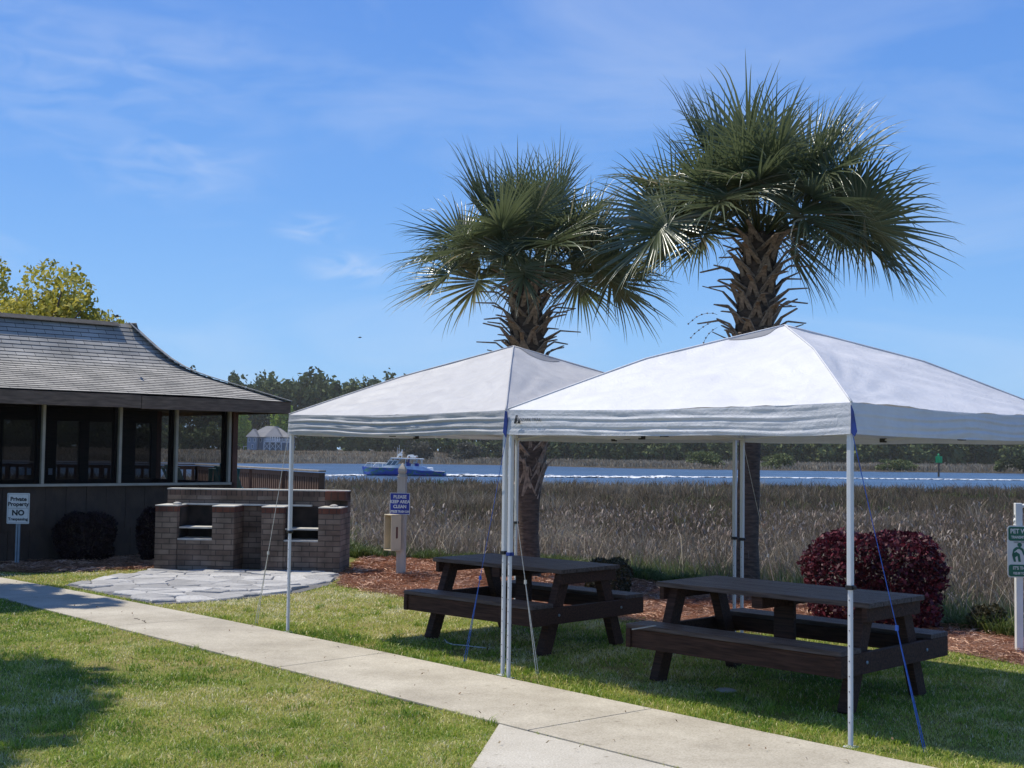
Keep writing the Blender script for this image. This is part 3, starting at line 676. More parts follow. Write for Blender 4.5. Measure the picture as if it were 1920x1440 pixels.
def bank(name, label, px0, px1, pyt, Yd, matf, n=1500, leaf=.5):
    a, b = at(px0, 870, Yd), at(px1, 870, Yd); top = at((px0 + px1) / 2, pyt, Yd).z; gz = float(ground_z((a.x + b.x) / 2, Yd)) - .1
    cx = (a.x + b.x) / 2; hw = (b.x - a.x) / 2; hh = top - gz
    return tree(name, label, (cx, Yd, gz), hh * .52, (hw, hw * .6, hh * .56), n, leaf, matf, .16, cat='shrub' if 'shrub' in name else 'tree', blobs=18, limbs=6)
bank('spring_tree', 'bright yellow green tree standing behind the grey house across the river', 505, 556, 750, 429, M['leaf_bright'], 2600, .9)
bank('spring_tree', 'bright green tree behind the left end of the grey house, under the porch eave', 438, 474, 765, 430, M['leaf_bright'], 2200, .9)
bank('bank_shrub', 'low olive green shrub on the far bank right of the thick palm trunk', 1420, 1508, 853, 268, M['leaf_olive'], 2200, .42)
bank('bank_shrub', 'low olive shrub on the far bank, right of the near white canopy leg', 1628, 1722, 862, 262, M['leaf_olive'], 2200, .42)
bank('bank_shrub', 'olive shrub on the far bank beside the two close white legs', 1270, 1362, 848, 272, M['leaf_olive'], 1800, .45)
bank('bank_shrub', 'small olive shrub at the right edge of the far bank, left of the dark one', 1862, 1890, 864, 262, M['leaf_olive'], 700, .4)
bank('bank_tree', 'dark round tree at the far right end of the far bank', 1884, 1965, 852, 260, M['leaf_dark'], 2600, .5)
bank('bank_shrub', 'greyish bare looking shrub on the far bank behind the boat', 752, 812, 828, 330, M['leaf_grey'], 1600, .6)
bank('bank_shrub', 'tallest greyish thicket on the far bank right of the boat', 838, 905, 833, 325, M['leaf_grey'], 1700, .6)

tr = at(75, 560, 36)
tree('spring_oak', 'airy yellow green tree rising behind the porch roof ridge', (-13.45, 36, 0), 4.85, (2.35, 2.0, 1.9), 13000, .13, M['leaf_yellow'], .22, blobs=30, limbs=12)
tree('spring_oak', 'bright yellow green treetop at the far left behind the roof', (-16.2, 39, 0), 5.5, (1.6, 2.0, 1.75), 7000, .13, M['leaf_yellow'], .22, blobs=22, limbs=10)
tree('shade_oak', 'unseen leafy tree added beyond the left edge to dapple the path with shade', (-10.2, 16.5, 0), 9.4, (1.5, 1.7, 1.3), 2200, .26, M['leaf_oak'], .14, blobs=14, limbs=8)  # added out of view, only to throw dappled shade on the path
tree('shade_oak', 'leafy tree left of the picture whose shade falls on the lawn', (-9.85, 10.7, 0), 9.2, (2.8, 4.2, 1.9), 17000, .3, M['leaf_oak'], .2, blobs=30, limbs=12)

# ------------------------------------------------------------------ clipped shrubs near by
def hedge(name, label, c, dims, n, leaf, matf, rz=0, sq=3.2, cat='shrub'):
    t = empty(name, c, rz, label, cat)
    d = rng.normal(0, 1, (n, 3)); d /= np.linalg.norm(d, axis=1)[:, None]
    k = (np.abs(d) ** sq).sum(1) ** (-1 / sq)
    lump = 1 + .05 * np.sin(d[:, 0] * 7 + d[:, 2] * 5) + .05 * np.sin(d[:, 1] * 9 - d[:, 2] * 6) + .035 * np.sin(d[:, 0] * 19 + d[:, 1] * 17) * np.cos(d[:, 2] * 21)
    r = rng.uniform(.8, 1.03, n) ** .6
    P = d * k[:, None] * (r * lump)[:, None] * np.array(dims) / 2; P[:, 2] += dims[2] / 2; P = P[P[:, 2] > .02]
    V, F = leaf_cards(P, leaf); tt = np.clip(rng.normal(.45, .25, len(P)), 0, 1)
    np_mesh('foliage', V, F, matf, t, np.repeat(tt, 4))
    m = MB()
    for i in range(9):
        a = i * .7; m.tube([(.03 * math.cos(a), .03 * math.sin(a), -.05), (dims[0] * .18 * math.cos(a), dims[1] * .18 * math.sin(a), dims[2] * .4), (dims[0] * .36 * math.cos(a), dims[1] * .36 * math.sin(a), dims[2] * .8)], [.014, .009, .004], 5)
    m.build('stem', M['bark'], t)
    return t
hedge('red_shrub', 'large clipped wine red shrub behind the right picnic table', (3.72, 13.15, -.05), (1.24, 1.15, .97), 14000, .05, M['leaf_red'], sq=4.2)
hedge('clipped_shrub', 'dark bronze green clipped bush at the right rear corner of the left table', (1.2, 15.7, -.08), (.55, .5, .5), 3600, .04, M['leaf_bush'])
hedge('clipped_shrub', 'small dark green bush between the red shrub and the pet sign', (4.75, 12.75, -.15), (.34, .34, .4), 1300, .05, M['leaf_bush'])
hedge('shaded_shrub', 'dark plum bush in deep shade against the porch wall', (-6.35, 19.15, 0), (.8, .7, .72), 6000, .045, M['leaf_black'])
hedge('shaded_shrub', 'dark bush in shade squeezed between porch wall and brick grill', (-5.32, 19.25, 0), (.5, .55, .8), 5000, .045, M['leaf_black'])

# ------------------------------------------------------------------ palms
M['palm_leaf'] = tintmat('palm_leaf', [(0, (.065, .09, .045)), (.5, (.14, .17, .08)), (.85, (.27, .29, .16)), (.93, (.26, .25, .14)), (1, (.42, .37, .25))], .3, .3, .9)
def palm(label, base, top, crown_r, seed, boots_from, core_r, trunk_r, nf=38):
    rs = np.random.default_rng(seed); rd = random.Random(seed)
    t = empty('palm_tree', base, 0, label, 'palm tree')
    tx, ty, tz = top[0] - base[0], top[1] - base[1], top[2] - base[2]
    path = lambda s: Vector((tx * s * s, ty * s * s, tz * s))
    m = MB(); pts = [path(i / 14) for i in range(-1, 15)]; rr = []
    for i in range(-1, 15):
        s = i / 14; z = tz * s
        if z < boots_from - .1: r = trunk_r * (1 + .25 * max(0, 1 - s * 9))
        else: r = trunk_r + (core_r - trunk_r) * min(1, (z - boots_from + .1) / .6)
        if s > .9: r *= .82
        rr.append(r * (1 + .03 * math.sin(i * 2.1)))
    m.tube(pts, rr, 18); m.build('trunk', M['palm_trunk'], t, smooth=True)
    # cut leaf bases, split and crossing
    mb = MB(); ga = 2.39996; nb = int((tz - boots_from) / .021)
    for i in range(nb):
        z = boots_from + (tz - .02 - boots_from) * i / nb; s = z / tz; c = path(s); a = i * ga + rd.uniform(-.15, .15)
        hi = sm((z - boots_from - .4) / .5)
        rad = trunk_r + (core_r - trunk_r) * min(1, (z - boots_from + .1) / .6)
        if s > .93: rad *= .85
        o = Vector((math.cos(a), math.sin(a), 0)); side = Vector((-math.sin(a), math.cos(a), 0))
        elev = R(rd.uniform(12, 44)) if hi > .3 else R(rd.uniform(60, 78)); ln = rd.uniform(.26, .46) * (.8 + .5 * float(hi) * (1 - .45 * max(0, (s - .85) / .15)))
        if rd.random() < .14: ln *= 1.3; elev *= .7
        p0 = c + o * (rad * .8); d = o * math.cos(elev) + Vector((0, 0, math.sin(elev)))
        lead = side * (rd.choice((-1, 1)) * rd.uniform(.25, .55))
        p1 = p0 + (d + lead * .5).normalized() * ln * .5 + Vector((0, 0, .02)); p2 = p1 + (d + Vector((0, 0, -.35 * float(hi)))).normalized() * ln * .5
        for sg in (-1, 1):                            # the split base: two straps meeting
            mb.bar(p0 + side * sg * .075 - Vector((0, 0, .07)), p1, .062, .018, up=d.cross(side), w2=.052, h2=.016)
        mb.bar(p1, p2, .054, .018, up=d.cross(side), w2=.04, h2=.012)
    mb.build('leaf_bases', M['boot'], t)
    # fronds
    Vs, Fs, T = [], [], []; nv = 0; pet = MB(); O = Vector((tx, ty, tz - .05))
    nl = 34
    for f in range(nf):
        u = (f + .5) / nf; a = f * ga + rd.uniform(-.25, .25)
        el = R(10 + 68 * u ** 1.1) + R(rd.uniform(-7, 7))
        sc = crown_r * (rd.uniform(.9, 1.08)) * (1.0 if u > .6 else 1.03)
        lp = sc * (.5 - .08 * u); d = Vector((math.cos(a) * math.cos(el), math.sin(a) * math.cos(el), math.sin(el)))
        o0 = O + Vector((math.cos(a), math.sin(a), 0)) * core_r * .45
        pm = o0 + d * lp * .5; pe = o0 + d * lp + Vector((0, 0, -.1 * lp * math.cos(el)))
        pet.tube([o0, pm, pe], [.022, .016, .011], 6)
        ax = ((pe - pm).normalized() + Vector((0, 0, -(.05 + .8 * (1 - u) ** 1.1)))).normalized(); side = ax.cross(Vector((0, 0, 1)))
        side = side.normalized() if side.length > .15 else Vector((-math.sin(a), math.cos(a), 0))
        tw = rd.uniform(-.95, .95); up = side.cross(ax).normalized(); side = (side * math.cos(tw) + up * math.sin(tw)).normalized(); up = side.cross(ax).normalized()
        axn, sn_, un = np.array(ax), np.array(side), np.array(up); pe_ = np.array(pe)
        lc = sc * .14; L0 = sc * .5; bt = rd.uniform(.15, .6) + (.3 if u < .12 else 0)
        wiltf = rd.uniform(.75, 1.35)
        for sgn in (-1, 1):
            for j in range(nl):
                q = (j + .5) / nl; al = sgn * R(3 + 148 * q); uc = 1 - q ** .8
                A = pe_ + axn * lc * uc - un * (.35 * lc * uc * uc)
                dirv = axn * math.cos(al) + sn_ * math.sin(al) + un * (.06 + .2 * abs(math.sin(al)) + rs.normal(0, .07))
                dirv /= np.linalg.norm(dirv); Lf = L0 * (1.0 - .2 * q) * rs.uniform(.86, 1.08)
                perp = np.cross(dirv, un); perp /= np.linalg.norm(perp) + 1e-6; nrm = np.cross(perp, dirv)
                ts = np.array([0, .16, .36, .56, .74, .88, 1.0]); w = np.array([.006, .026, .03, .018, .011, .006, .001]) * (sc / 1.75) * 1.0
                # bend: straight for the inner two thirds then hanging
                cur = A.copy(); dv = dirv.copy(); C = [cur.copy()]; br_ = rs.uniform(.5, .95); dr = rs.uniform(.05, .4) * wiltf * (2.2 if rs.random() < .22 else 1)
                for k in range(1, 7):
                    step = (ts[k] - ts[k - 1]) * Lf
                    if ts[k] > br_: dv = dv + np.array([0, 0, -1.0]) * dr * .75
                    else: dv = dv + np.array([0, 0, -1.0]) * dr * .05
                    dv /= np.linalg.norm(dv); cur = cur + dv * step; C.append(cur.copy())
                C = np.array(C); fold = nrm[None] * (w * .45)[:, None]
                V = np.stack([C - perp * w[:, None] / 2 + fold * .5, C - fold * .5, C + perp * w[:, None] / 2 + fold * .5], 1).reshape(-1, 3)
                base_i = np.arange(6)[:, None] * 3; F = np.concatenate([base_i + [0, 1, 4, 3], base_i + [1, 2, 5, 4]], 0) + nv
                Vs.append(V); Fs.append(F); nv += 21
                dead = rs.random() < .02
                tb = bt * .55 + rs.uniform(0, .3); tv = np.repeat(np.array([tb, tb, tb, tb, tb + .06, tb + .16, tb + .3]), 3)
                T.append(np.clip(tv, 0, .9) if not dead else np.full(21, .97))
    np_mesh('crown', np.concatenate(Vs), np.concatenate(Fs), M['palm_leaf'], t, np.concatenate(T))
    pet.build('leaf_stalks', mat('palm_leaf_stalk', (.07, .085, .03), .5, .3, 8), t, smooth=True)
    # loose fibres and old flower stalks hanging under the crown
    m = MB()
    for i in range(26):
        a = rd.uniform(0, 6.28); r0 = core_r * .8; p = O + Vector((math.cos(a) * r0, math.sin(a) * r0, rd.uniform(-.25, 0))); pp = [p]
        v = Vector((math.cos(a), math.sin(a), rd.uniform(-.1, .5)))
        for k in range(5):
            p = p + v * .09; v = (v + Vector((rd.uniform(-.3, .3), rd.uniform(-.3, .3), -.4))).normalized(); pp.append(p)
        m.tube(pp, [.004, .003, .003, .002, .002, .001], 4)
    m.build('hanging_fibres', M['boot'], t)
    return t
p1 = G(989, 1082); tp = at(986, 518, 17.5)
palm('shorter left palm tree with shaggy leaf bases, behind the left canopy', (p1.x, 17.5, 0), (tp.x, 17.45, tp.z), 1.9, 3, 1.15, .23, .15, 29)
p2 = at(1401, 1110, 16.1); tp2 = at(1425, 438, 16.1)
palm('taller right palm tree with smooth lower trunk, behind the right canopy', (p2.x, 16.1, -.05), (tp2.x, 16.1, tp2.z), 2.16, 12, 2.5, .24, .138, 32)
# thin vine twig by the right palm
m = MB()
for k in range(3):
    p = at(1345, 590 + k * 12, 16.0); pp = [p]; v = Vector((-.8, 0, .25 - .35 * k))
    for i in range(6): p = p + v * .07; v = (v + Vector((random.uniform(-.3, .1), random.uniform(-.2, .2), -.25))).normalized(); pp.append(p); m.lathe([(.001, -.012), (.014, 0), (.001, .012)], p, 6)
    m.tube(pp, .003, 4)
tag(m.build('vine_twig', M['boot']), 'thin twig with dry berries sticking out left of the taller palm', 'twig')

# ------------------------------------------------------------------ text helper
def text(body, size, mtx, matl, parent, name='lettering', ext=.0008, align='CENTER', bold=0.0, sx=1):
    cu = bpy.data.curves.new('t', 'FONT'); cu.body = body; cu.size = size; cu.align_x = align; cu.align_y = 'CENTER'; cu.extrude = ext; cu.offset = bold
    cu.resolution_u = 3
    o = bpy.data.objects.new('t', cu); COL.objects.link(o); bpy.context.view_layer.update()
    me = bpy.data.meshes.new_from_object(o.evaluated_get(bpy.context.evaluated_depsgraph_get())); bpy.data.objects.remove(o); bpy.data.curves.remove(cu)
    me.transform(mtx @ Matrix.Diagonal((sx, 1, 1, 1))); me.materials.clear(); me.materials.append(matl); me.name = name
    q = bpy.data.objects.new(name, me); COL.objects.link(q); q.parent = parent
    return q
FACE = Matrix.Rotation(math.pi / 2, 4, 'X')        # xy text stood up, reading from -Y
def facing(c, extra=Matrix.Identity(4)): return Matrix.Translation(c) @ extra @ FACE
def rrect(w, h, r, n=5):
    o = []
    for cx, cy, a0 in ((w / 2 - r, h / 2 - r, 0), (-w / 2 + r, h / 2 - r, 90), (-w / 2 + r, -h / 2 + r, 180), (w / 2 - r, -h / 2 + r, 270)):
        for k in range(n + 1): a = R(a0 + 90 * k / n); o.append((cx + r * math.cos(a), cy + r * math.sin(a)))
    return o

# ------------------------------------------------------------------ pop-up canopies
EAVE = 2.05; VB = 1.86; PEAK = 2.72
def canopy(label, c, rz, hs_, fold, logo, seed, patch_side, ropes):
    t = empty('pop_up_canopy', c, rz, label, 'canopy'); FB = M['fabric'] if logo else M['fabric_old']
    rd = random.Random(seed); cs = [Vector((-hs_, -hs_, 0)), Vector((hs_, -hs_, 0)), Vector((hs_, hs_, 0)), Vector((-hs_, hs_, 0))]
    # roof
    def rz_(b):    # ridge height along corner->apex
        return EAVE + (PEAK - EAVE) * (b + (.1 if logo else .05) * max(0, 1 - abs(2 * b - 1) ** 1.08))
    n = 44; V = []; F = []; Fi = {}
    def surf(k, a, b):
        A, B = cs[k], cs[(k + 1) % 4]; p = A.lerp(B, a) * (1 - b)
        e = math.sin(math.pi * a)
        z = rz_(b) - e * (.055 * math.sin(math.pi * b) + (1 - b) ** 3 * .02)
        q = Vector((p.x, p.y, 0)) + Vector((seed * 3.1, 0, 0))
        wr = noise.noise(q * 2.3) * .014 + noise.noise(q * 6) * .007 + abs(noise.noise(q * 3.1 + Vector((9, 2, 4)))) * -.016
        ca = min(a, 1 - a) * (1 - b)                 # wrinkles fanning out of the corners
        dist = math.hypot(ca * 2 * hs_, b * hs_); ang = math.atan2(b * hs_, ca * 2 * hs_ + 1e-4)
        wr += .014 * math.exp(-dist / .55) * math.sin(ang * 19 + k) * min(1, dist * 8)
        return Vector((p.x, p.y, z + wr * min(1, e * 5) * min(1, (1 - b) * 6)))
    mb = MB()
    for k in range(4):
        g = [[surf(k, i / n, j / n) for i in range(n + 1)] for j in range(n + 1)]
        vs = [p for r_ in g for p in r_]; fs = [(j * (n + 1) + i, j * (n + 1) + i + 1, (j + 1) * (n + 1) + i + 1, (j + 1) * (n + 1) + i) for j in range(n - 1) for i in range(n)]
        fs += [((n - 1) * (n + 1) + i, (n - 1) * (n + 1) + i + 1, n * (n + 1)) for i in range(n)]
        mb.add(vs, fs)
    o = mb.build('canopy_top', FB, t, smooth=True)
    bm_seam = MB()
    for k in range(4):                                # rolled seams on the ridges
        bm_seam.tube([Vector((cs[k].x * (1 - b), cs[k].y * (1 - b), rz_(b) + .004)) for b in [i / 16 for i in range(17)]], .007, 6)
    bm_seam.build('seam', FB, t, smooth=True)
    # grey lens-shaped sheet just above the fabric by the apex
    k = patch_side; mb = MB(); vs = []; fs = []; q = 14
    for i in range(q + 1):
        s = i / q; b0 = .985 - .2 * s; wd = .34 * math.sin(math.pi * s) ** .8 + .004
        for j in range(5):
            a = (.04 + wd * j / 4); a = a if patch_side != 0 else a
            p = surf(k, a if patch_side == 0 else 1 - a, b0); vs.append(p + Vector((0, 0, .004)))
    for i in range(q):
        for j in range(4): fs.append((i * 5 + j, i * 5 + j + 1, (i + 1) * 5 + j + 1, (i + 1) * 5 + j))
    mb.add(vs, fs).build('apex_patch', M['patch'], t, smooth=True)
    # valances
    names = ['front', 'right', 'back', 'left']
    for k in range(4):
        A, B = cs[k], cs[(k + 1) % 4]; nv_ = 22; nu = 90; vs = []; fs = []
        out_ = Vector(((A.y - B.y), (B.x - A.x), 0)).normalized() * -1
        amp = fold if k in (0, 1) else .004
        for j in range(nv_ + 1):
            for i in range(nu + 1):
                a = i / nu; v = j / nv_; p = A.lerp(B, a); e = math.sin(math.pi * a) ** .35 if 0 < a < 1 else 0
                ph = noise.noise(Vector((a * 3.0 + seed, k * 5, 0))) * 2.4; ph2 = noise.noise(Vector((a * 9 + seed, k * 5, 3)))
                d = amp * .75 * (math.sin(v * 23 + ph * 1.5 + ph2) * (.6 + .6 * noise.noise(Vector((a * 5, v * 2 + seed, k)))) + .45 * math.sin(v * 39 + ph * 3)) * e * min(1, v * 5)
                d += .006 * noise.noise(Vector((a * 16, v * 3, seed + k))) * e
                zb = VB + .012 * noise.noise(Vector((a * 4, seed, k))) - .012 * math.sin(math.pi * a) + (-.02 if k == 2 else 0)
                z0 = rz_(0) - math.sin(math.pi * a) * .02; z = z0 + (zb - z0) * v
                vs.append(p + out_ * (d + .012 * v) + Vector((0, 0, z)))
        for j in range(nv_):
            for i in range(nu): fs.append((j * (nu + 1) + i, (j + 1) * (nu + 1) + i, (j + 1) * (nu + 1) + i + 1, j * (nu + 1) + i + 1))
        MB().add(vs, fs).build('valance', FB, t, smooth=True)
    # legs
    for k in range(4):
        x, y = cs[k].x * .985, cs[k].y * .985
        lg = MB().bar((x, y, .95), (x, y, EAVE - .03), .034, .034, (0, 1, 0)).bar((x, y, .012), (x, y, .97), .026, .026, (0, 1, 0)).build('leg', M['white_tube'], t, bevel=.006)
        h_ = MB()
        for i in range(9): h_.box((x, y - .0135, .15 + i * .09), (.006, .002, .006))
        h_.build('adjustment_hole', M['black_plastic'], lg, split=True)
        MB().box((x, y, .945), (.046, .046, .028)).box((x + .028, y, .945), (.02, .02, .02)).build('clamp', M['blue_cloth'] if (logo and k == 0) else M['black_plastic'], lg, bevel=.004)
        MB().box((x, y, .006), (.07, .07, .01)).build('foot_plate', M['white_tube'], lg, bevel=.003)
        MB().box((x * .965, y * .965, EAVE - .06), (.05, .05, .05)).build('corner_bracket', M['black_plastic'], lg, bevel=.006)
    # scissor truss
    for k in range(4):
        A, B = cs[k] * .985, cs[(k + 1) % 4] * .985; m = MB(); jn = MB(); zt, zl = EAVE - .06, VB + .0
        for hf in range(2):
            a0, a1 = hf * .5, hf * .5 + .5
            A = cs[k] * .955; B = cs[(k + 1) % 4] * .955
            P = lambda a, z: A.lerp(B, a) + Vector((0, 0, z))
            m.bar(P(a0, zt), P(a1, zl), .022, .013).bar(P(a0, zl), P(a1, zt), .022, .013)
            jn.box(P((a0 + a1) / 2, (zt + zl) / 2), (.035, .035, .03))
        jn.box(P(.5, zl), (.045, .045, .035)).box(P(.5, zt), (.045, .045, .035))
        m.build('truss_bar', M['white_tube'], t, split=True); jn.build('truss_joint', M['black_plastic'], t, bevel=.004, split=True)
    m = MB()
    for k in range(4):
        m.bar(cs[k] * .97 + Vector((0, 0, EAVE - .05)), cs[k] * .5 + Vector((0, 0, rz_(.5) - .04)), .02, .02); m.bar(cs[k] * .5 + Vector((0, 0, rz_(.5) - .04)), Vector((0, 0, PEAK - .06)), .02, .02)
    m.build('roof_pole', M['white_tube'], t, split=True)
    # ropes
    inv = (Matrix.Translation(c) @ Matrix.Rotation(rz, 4, 'Z')).inverted()
    for (k, end, kind, r) in ropes:
        e = inv @ Vector(end); s = cs[k] + Vector((0, 0, VB + .03)); mid = s.lerp(e, .62); d = Vector((0, .012, 0))
        MB().tube([s, s.lerp(mid, .5) + Vector((0, 0, -.01)), mid], r * .8, 5).tube([mid, e - d], r, 5).tube([mid, e + d], r, 5).box(mid, (.016, .016, .03)).build('guy_rope', M[kind], t)
        MB().tube([e + Vector((0, 0, .03)), e - Vector((0, 0, .06))], .004, 6).build('peg', M['metal'], t)
    if logo:
        y = -hs_ - .022; sc = .075; lc = Vector((-hs_ + .13, y, (EAVE + VB) / 2 + .018))
        tri = [(-.5, -.42), (-.12, -.42), (-.02, -.2), (.1, -.1), (-.02, .08), (-.12, .46), (-.2, .4)]
        tri2 = [(.02, -.42), (.52, -.42), (.3, -.02), (.18, .02), (.02, .46), (-.1, .44), (.1, .1), (.2, -.08), (.08, -.26)]
        m = MB()
        for pl in (tri, tri2): m.prism([(p[0] * sc, p[1] * sc) for p in pl], 0, .001, facing(lc))
        m.build('logo', M['sign_ink'], t)
        text('OZARK TRAIL', .038, facing(lc + Vector((.14, 0, -.005))), M['sign_grey'], t)
        for k in (0, 1):                              # folded blue strap ends at the two front corners
            x = cs[k].x + (-.012 if k == 0 else .012); yv = -hs_ - .012
            MB().prism([(-.02, -.09), (.012, -.13), (.03, 0), (.022, .07), (.0, .075)] if k == 0 else [(-.006, .07), (-.004, -.1), (.02, -.12), (.034, -.09), (.012, .03)], 0, .006, facing((x, yv, EAVE - .085), Matrix.Rotation(R(0), 4, 'Z'))).build('corner_strap', M['blue_cloth'], t)
    return t
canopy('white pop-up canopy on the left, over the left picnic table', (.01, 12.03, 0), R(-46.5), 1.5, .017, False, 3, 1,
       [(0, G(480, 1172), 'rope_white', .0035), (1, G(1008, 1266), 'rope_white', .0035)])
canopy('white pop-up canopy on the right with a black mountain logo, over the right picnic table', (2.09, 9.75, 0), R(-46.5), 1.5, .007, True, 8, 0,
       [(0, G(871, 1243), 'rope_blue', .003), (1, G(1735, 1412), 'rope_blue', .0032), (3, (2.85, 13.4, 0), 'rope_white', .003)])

# ------------------------------------------------------------------ picnic tables
def picnic(label, c, rz, Lt, top, group=None):
    t = empty('picnic_table', c, rz, label, 'picnic table', group)
    W_ = .8; bs = .45
    for i in range(4):
        w = W_ / 4 - .007; y = -W_ / 2 + W_ / 4 * (i + .5)
        MB().box((random.uniform(-.004, .004), y, top - .018), (Lt, w, .036)).build('tabletop_board', M['table_top'], t, bevel=.004)
    for s in (-1, 1):                                  # end frames
        x = s * (Lt / 2 - .11)
        MB().box((s * (Lt / 2 - .045), 0, top - .085), (.04, W_ - .05, .095)).build('tabletop_batten', M['table_wood'], t, bevel=.004)
        MB().box((s * (Lt / 2 - .022), 0, bs - .105), (.042, 1.5, .14)).build('seat_crossbeam', M['table_wood'], t, bevel=.004)
        for q in (-1, 1):
            a = Vector((x, q * .24, top - .038)); b = Vector((x, q * .5, 0.0))
            MB().bar(a, b, .04 * 2, .115, up=(0, 1, 0)).build('leg', M['table_wood'], t, bevel=.005)
    for q in (-1, 1):
        MB().box((0, q * (.75 - .13), bs - .016), (Lt - .002, .26, .034)).build('bench_seat', M['table_top'], t, bevel=.004)
        MB().box((0, q * (.75 - .035), bs - .105), (Lt - .09, .036, .138)).build('bench_apron', M['table_wood'], t, bevel=.004)
        MB().box((0, q * (.75 - .24), bs - .09), (Lt - .09, .036, .11)).build('bench_rail', M['table_wood'], t, bevel=.003)
    MB().box((0, 0, top - .08), (.09, W_ - .06, .085)).build('tabletop_batten', M['table_wood'], t, bevel=.004)
    MB().box((-.0, -.0, (top + bs) / 2 - .12), (.17, .04, top - bs + .12)).build('centre_post', M['table_wood'], t, bevel=.004)
    MB().box((0, 0, bs - .13), (Lt - .09, .04, .09)).build('centre_rail', M['table_wood'], t, bevel=.004)
    bl = MB()
    for s in (-1, 1):
        for q in (-1, 1):
            bl.lathe([(.012, 0), (.012, .006), (.007, .009)], (0, 0, 0), 8)
            vs = bl.v[-24:]; del bl.v[-24:]; mt = Matrix.Translation((s * (Lt / 2), q * .42, bs - .1)) @ Matrix.Rotation(s * math.pi / 2, 4, 'Y'); bl.v += [tuple(mt @ Vector(v)) for v in vs]
    bl.build('bolt', M['metal'], t, split=True)
    return t
picnic('dark brown picnic table under the left canopy, nearer the brick grill', (.13, 11.72, 0), R(-43.5), 1.6, .73)
picnic('dark brown picnic table under the right canopy, in front of the red shrub', (2.05, 9.55, 0), R(-45), 1.82, .74)
a, b = G(1186, 1181, .45), G(1229, 1174, .45)
tag(MB().bar(a + Vector((0, 0, .004)), b + Vector((0, 0, .004)), .014, .006).build('wood_strip', M['slab']), 'thin pale wood strip lying on the left end of the right table bench', 'wood strip')
sp = G(1360, 1296)
def rock(name, label, c, r, flat=.4, seed=0):
    m = MB(); m.lathe([(r * .3, 0), (r * .9, r * .1), (r, r * .35), (r * .75, r * .75), (r * .3, r)], (0, 0, 0), 12)
    m.v = [(v[0] * (1 + .3 * noise.noise(Vector(v) * 8 / r * .1 + Vector((seed, 0, 0)))) * 1.2, v[1] * (1 + .3 * noise.noise(Vector((v[1] * 9, v[2] * 9, seed)))), v[2] * flat) for v in m.v]
    o = m.build(name, M['stone'], smooth=True); o.location = c; tag(o, label, 'stone'); return o
rock('stone', 'flat stone half buried in the shaded grass under the right table', (sp.x, sp.y, 0), .075, .3, 2)
m = MB(); pr = [G(x_, y_) + Vector((0, 0, .02)) for x_, y_ in [(834, 1203), (838, 1209), (850, 1213), (868, 1214), (890, 1217), (911, 1219)]]
tag(m.tube(pr, .005, 6).build('loose_cord', M['rope_white'], smooth=True), 'loose pale cord lying in the shade before the left table', 'cord')
m = MB()
for i in range(5):
    a = G(258 + i * 4, 1164 + i * 2) + Vector((0, 0, .024)); m.tube([a, a + Vector((random.uniform(-.05, .07), random.uniform(-.06, .06), .006))], .0035, 4)
tag(m.build('fallen_twig', M['bark']), 'small brown twig fallen on the concrete path', 'twig')

# ------------------------------------------------------------------ brick grill
g0 = Vector((-3.645, 17.86, 0)); gr = empty('brick_grill', (-3.665, 17.85, 0), R(-3.5), 'long double brick barbecue with two grill bays beside the porch', 'barbecue')
GW = 2.62; x0, x1 = -GW / 2, GW / 2; PW = .31; ph = .90; dp = .72
pier = [x0, x0 + 1.02 - .0, x0 + 1.60, x1 - PW]
pier = [x0, -.50, .20, x1 - PW]
m = MB()
for i, px_ in enumerate(pier): m.box((px_ + PW / 2, .25, (ph - .075) / 2), (PW, .5, ph - .075))
m.build('brick_pier', M['brick'], gr, bevel=.004, split=True)
for i, px_ in enumerate(pier): MB().box((px_ + PW / 2, .25, ph - .0375), (PW + .004, .504, .075)).build('pier_cap_course', M['brick_cap'], gr, bevel=.004)
for i, px_ in enumerate(pier): MB().box((px_ + PW / 2, .25, ph + .008), (PW + .012, .512, .016)).build('cap_mortar', M['slab'], gr, bevel=.004)
for a, b in ((pier[0] + PW, pier[1]), (pier[2] + PW, pier[3])):
    MB().box(((a + b) / 2, .2, .215), (b - a, .36, .43)).build('fire_bay_wall', M['brick'], gr, bevel=.003)
    MB().box(((a + b) / 2 + .0, .24, .442), (b - a, .42, .022)).build('hearth_slab', M['slab'], gr)
    MB().box(((a + b) / 2 + .0, .27, .60), (b - a, .34, .022)).build('grate_shelf', M['slab'], gr)
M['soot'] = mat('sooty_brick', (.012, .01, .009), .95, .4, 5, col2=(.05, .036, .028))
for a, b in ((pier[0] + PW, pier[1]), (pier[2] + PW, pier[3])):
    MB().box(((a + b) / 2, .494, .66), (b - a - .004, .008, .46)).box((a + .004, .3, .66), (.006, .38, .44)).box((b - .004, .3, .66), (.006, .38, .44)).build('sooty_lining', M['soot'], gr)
MB().box((0, .61, 1.12 / 2 - .04), (GW, .22, 1.12 - .08)).build('back_wall', M['brick'], gr, bevel=.003)
MB().box((0, .61, 1.12 - .04), (GW, .222, .08)).build('soldier_course', brick_mat('soldier_brick', (.11, .068, .052), (.16, .11, .085), (.05, .042, .035), .075, .2), gr, bevel=.003)
MB().box((0, .61, 1.128), (GW + .01, .236, .016)).build('wall_cap_mortar', M['slab'], gr)
MB().box((x1 - .15, .54, 1.06), (.3, .37, .13)).build('end_pillar_cap', M['brick_cap'], gr, bevel=.004)
MB().box((x1 - .15, .585, .46), (.302, .28, .94)).build('end_pillar', M['brick'], gr, bevel=.004)
MB().box((-.12, .47, .915), (1.86, .1, .022)).build('back_ledge', M['slab'], gr)
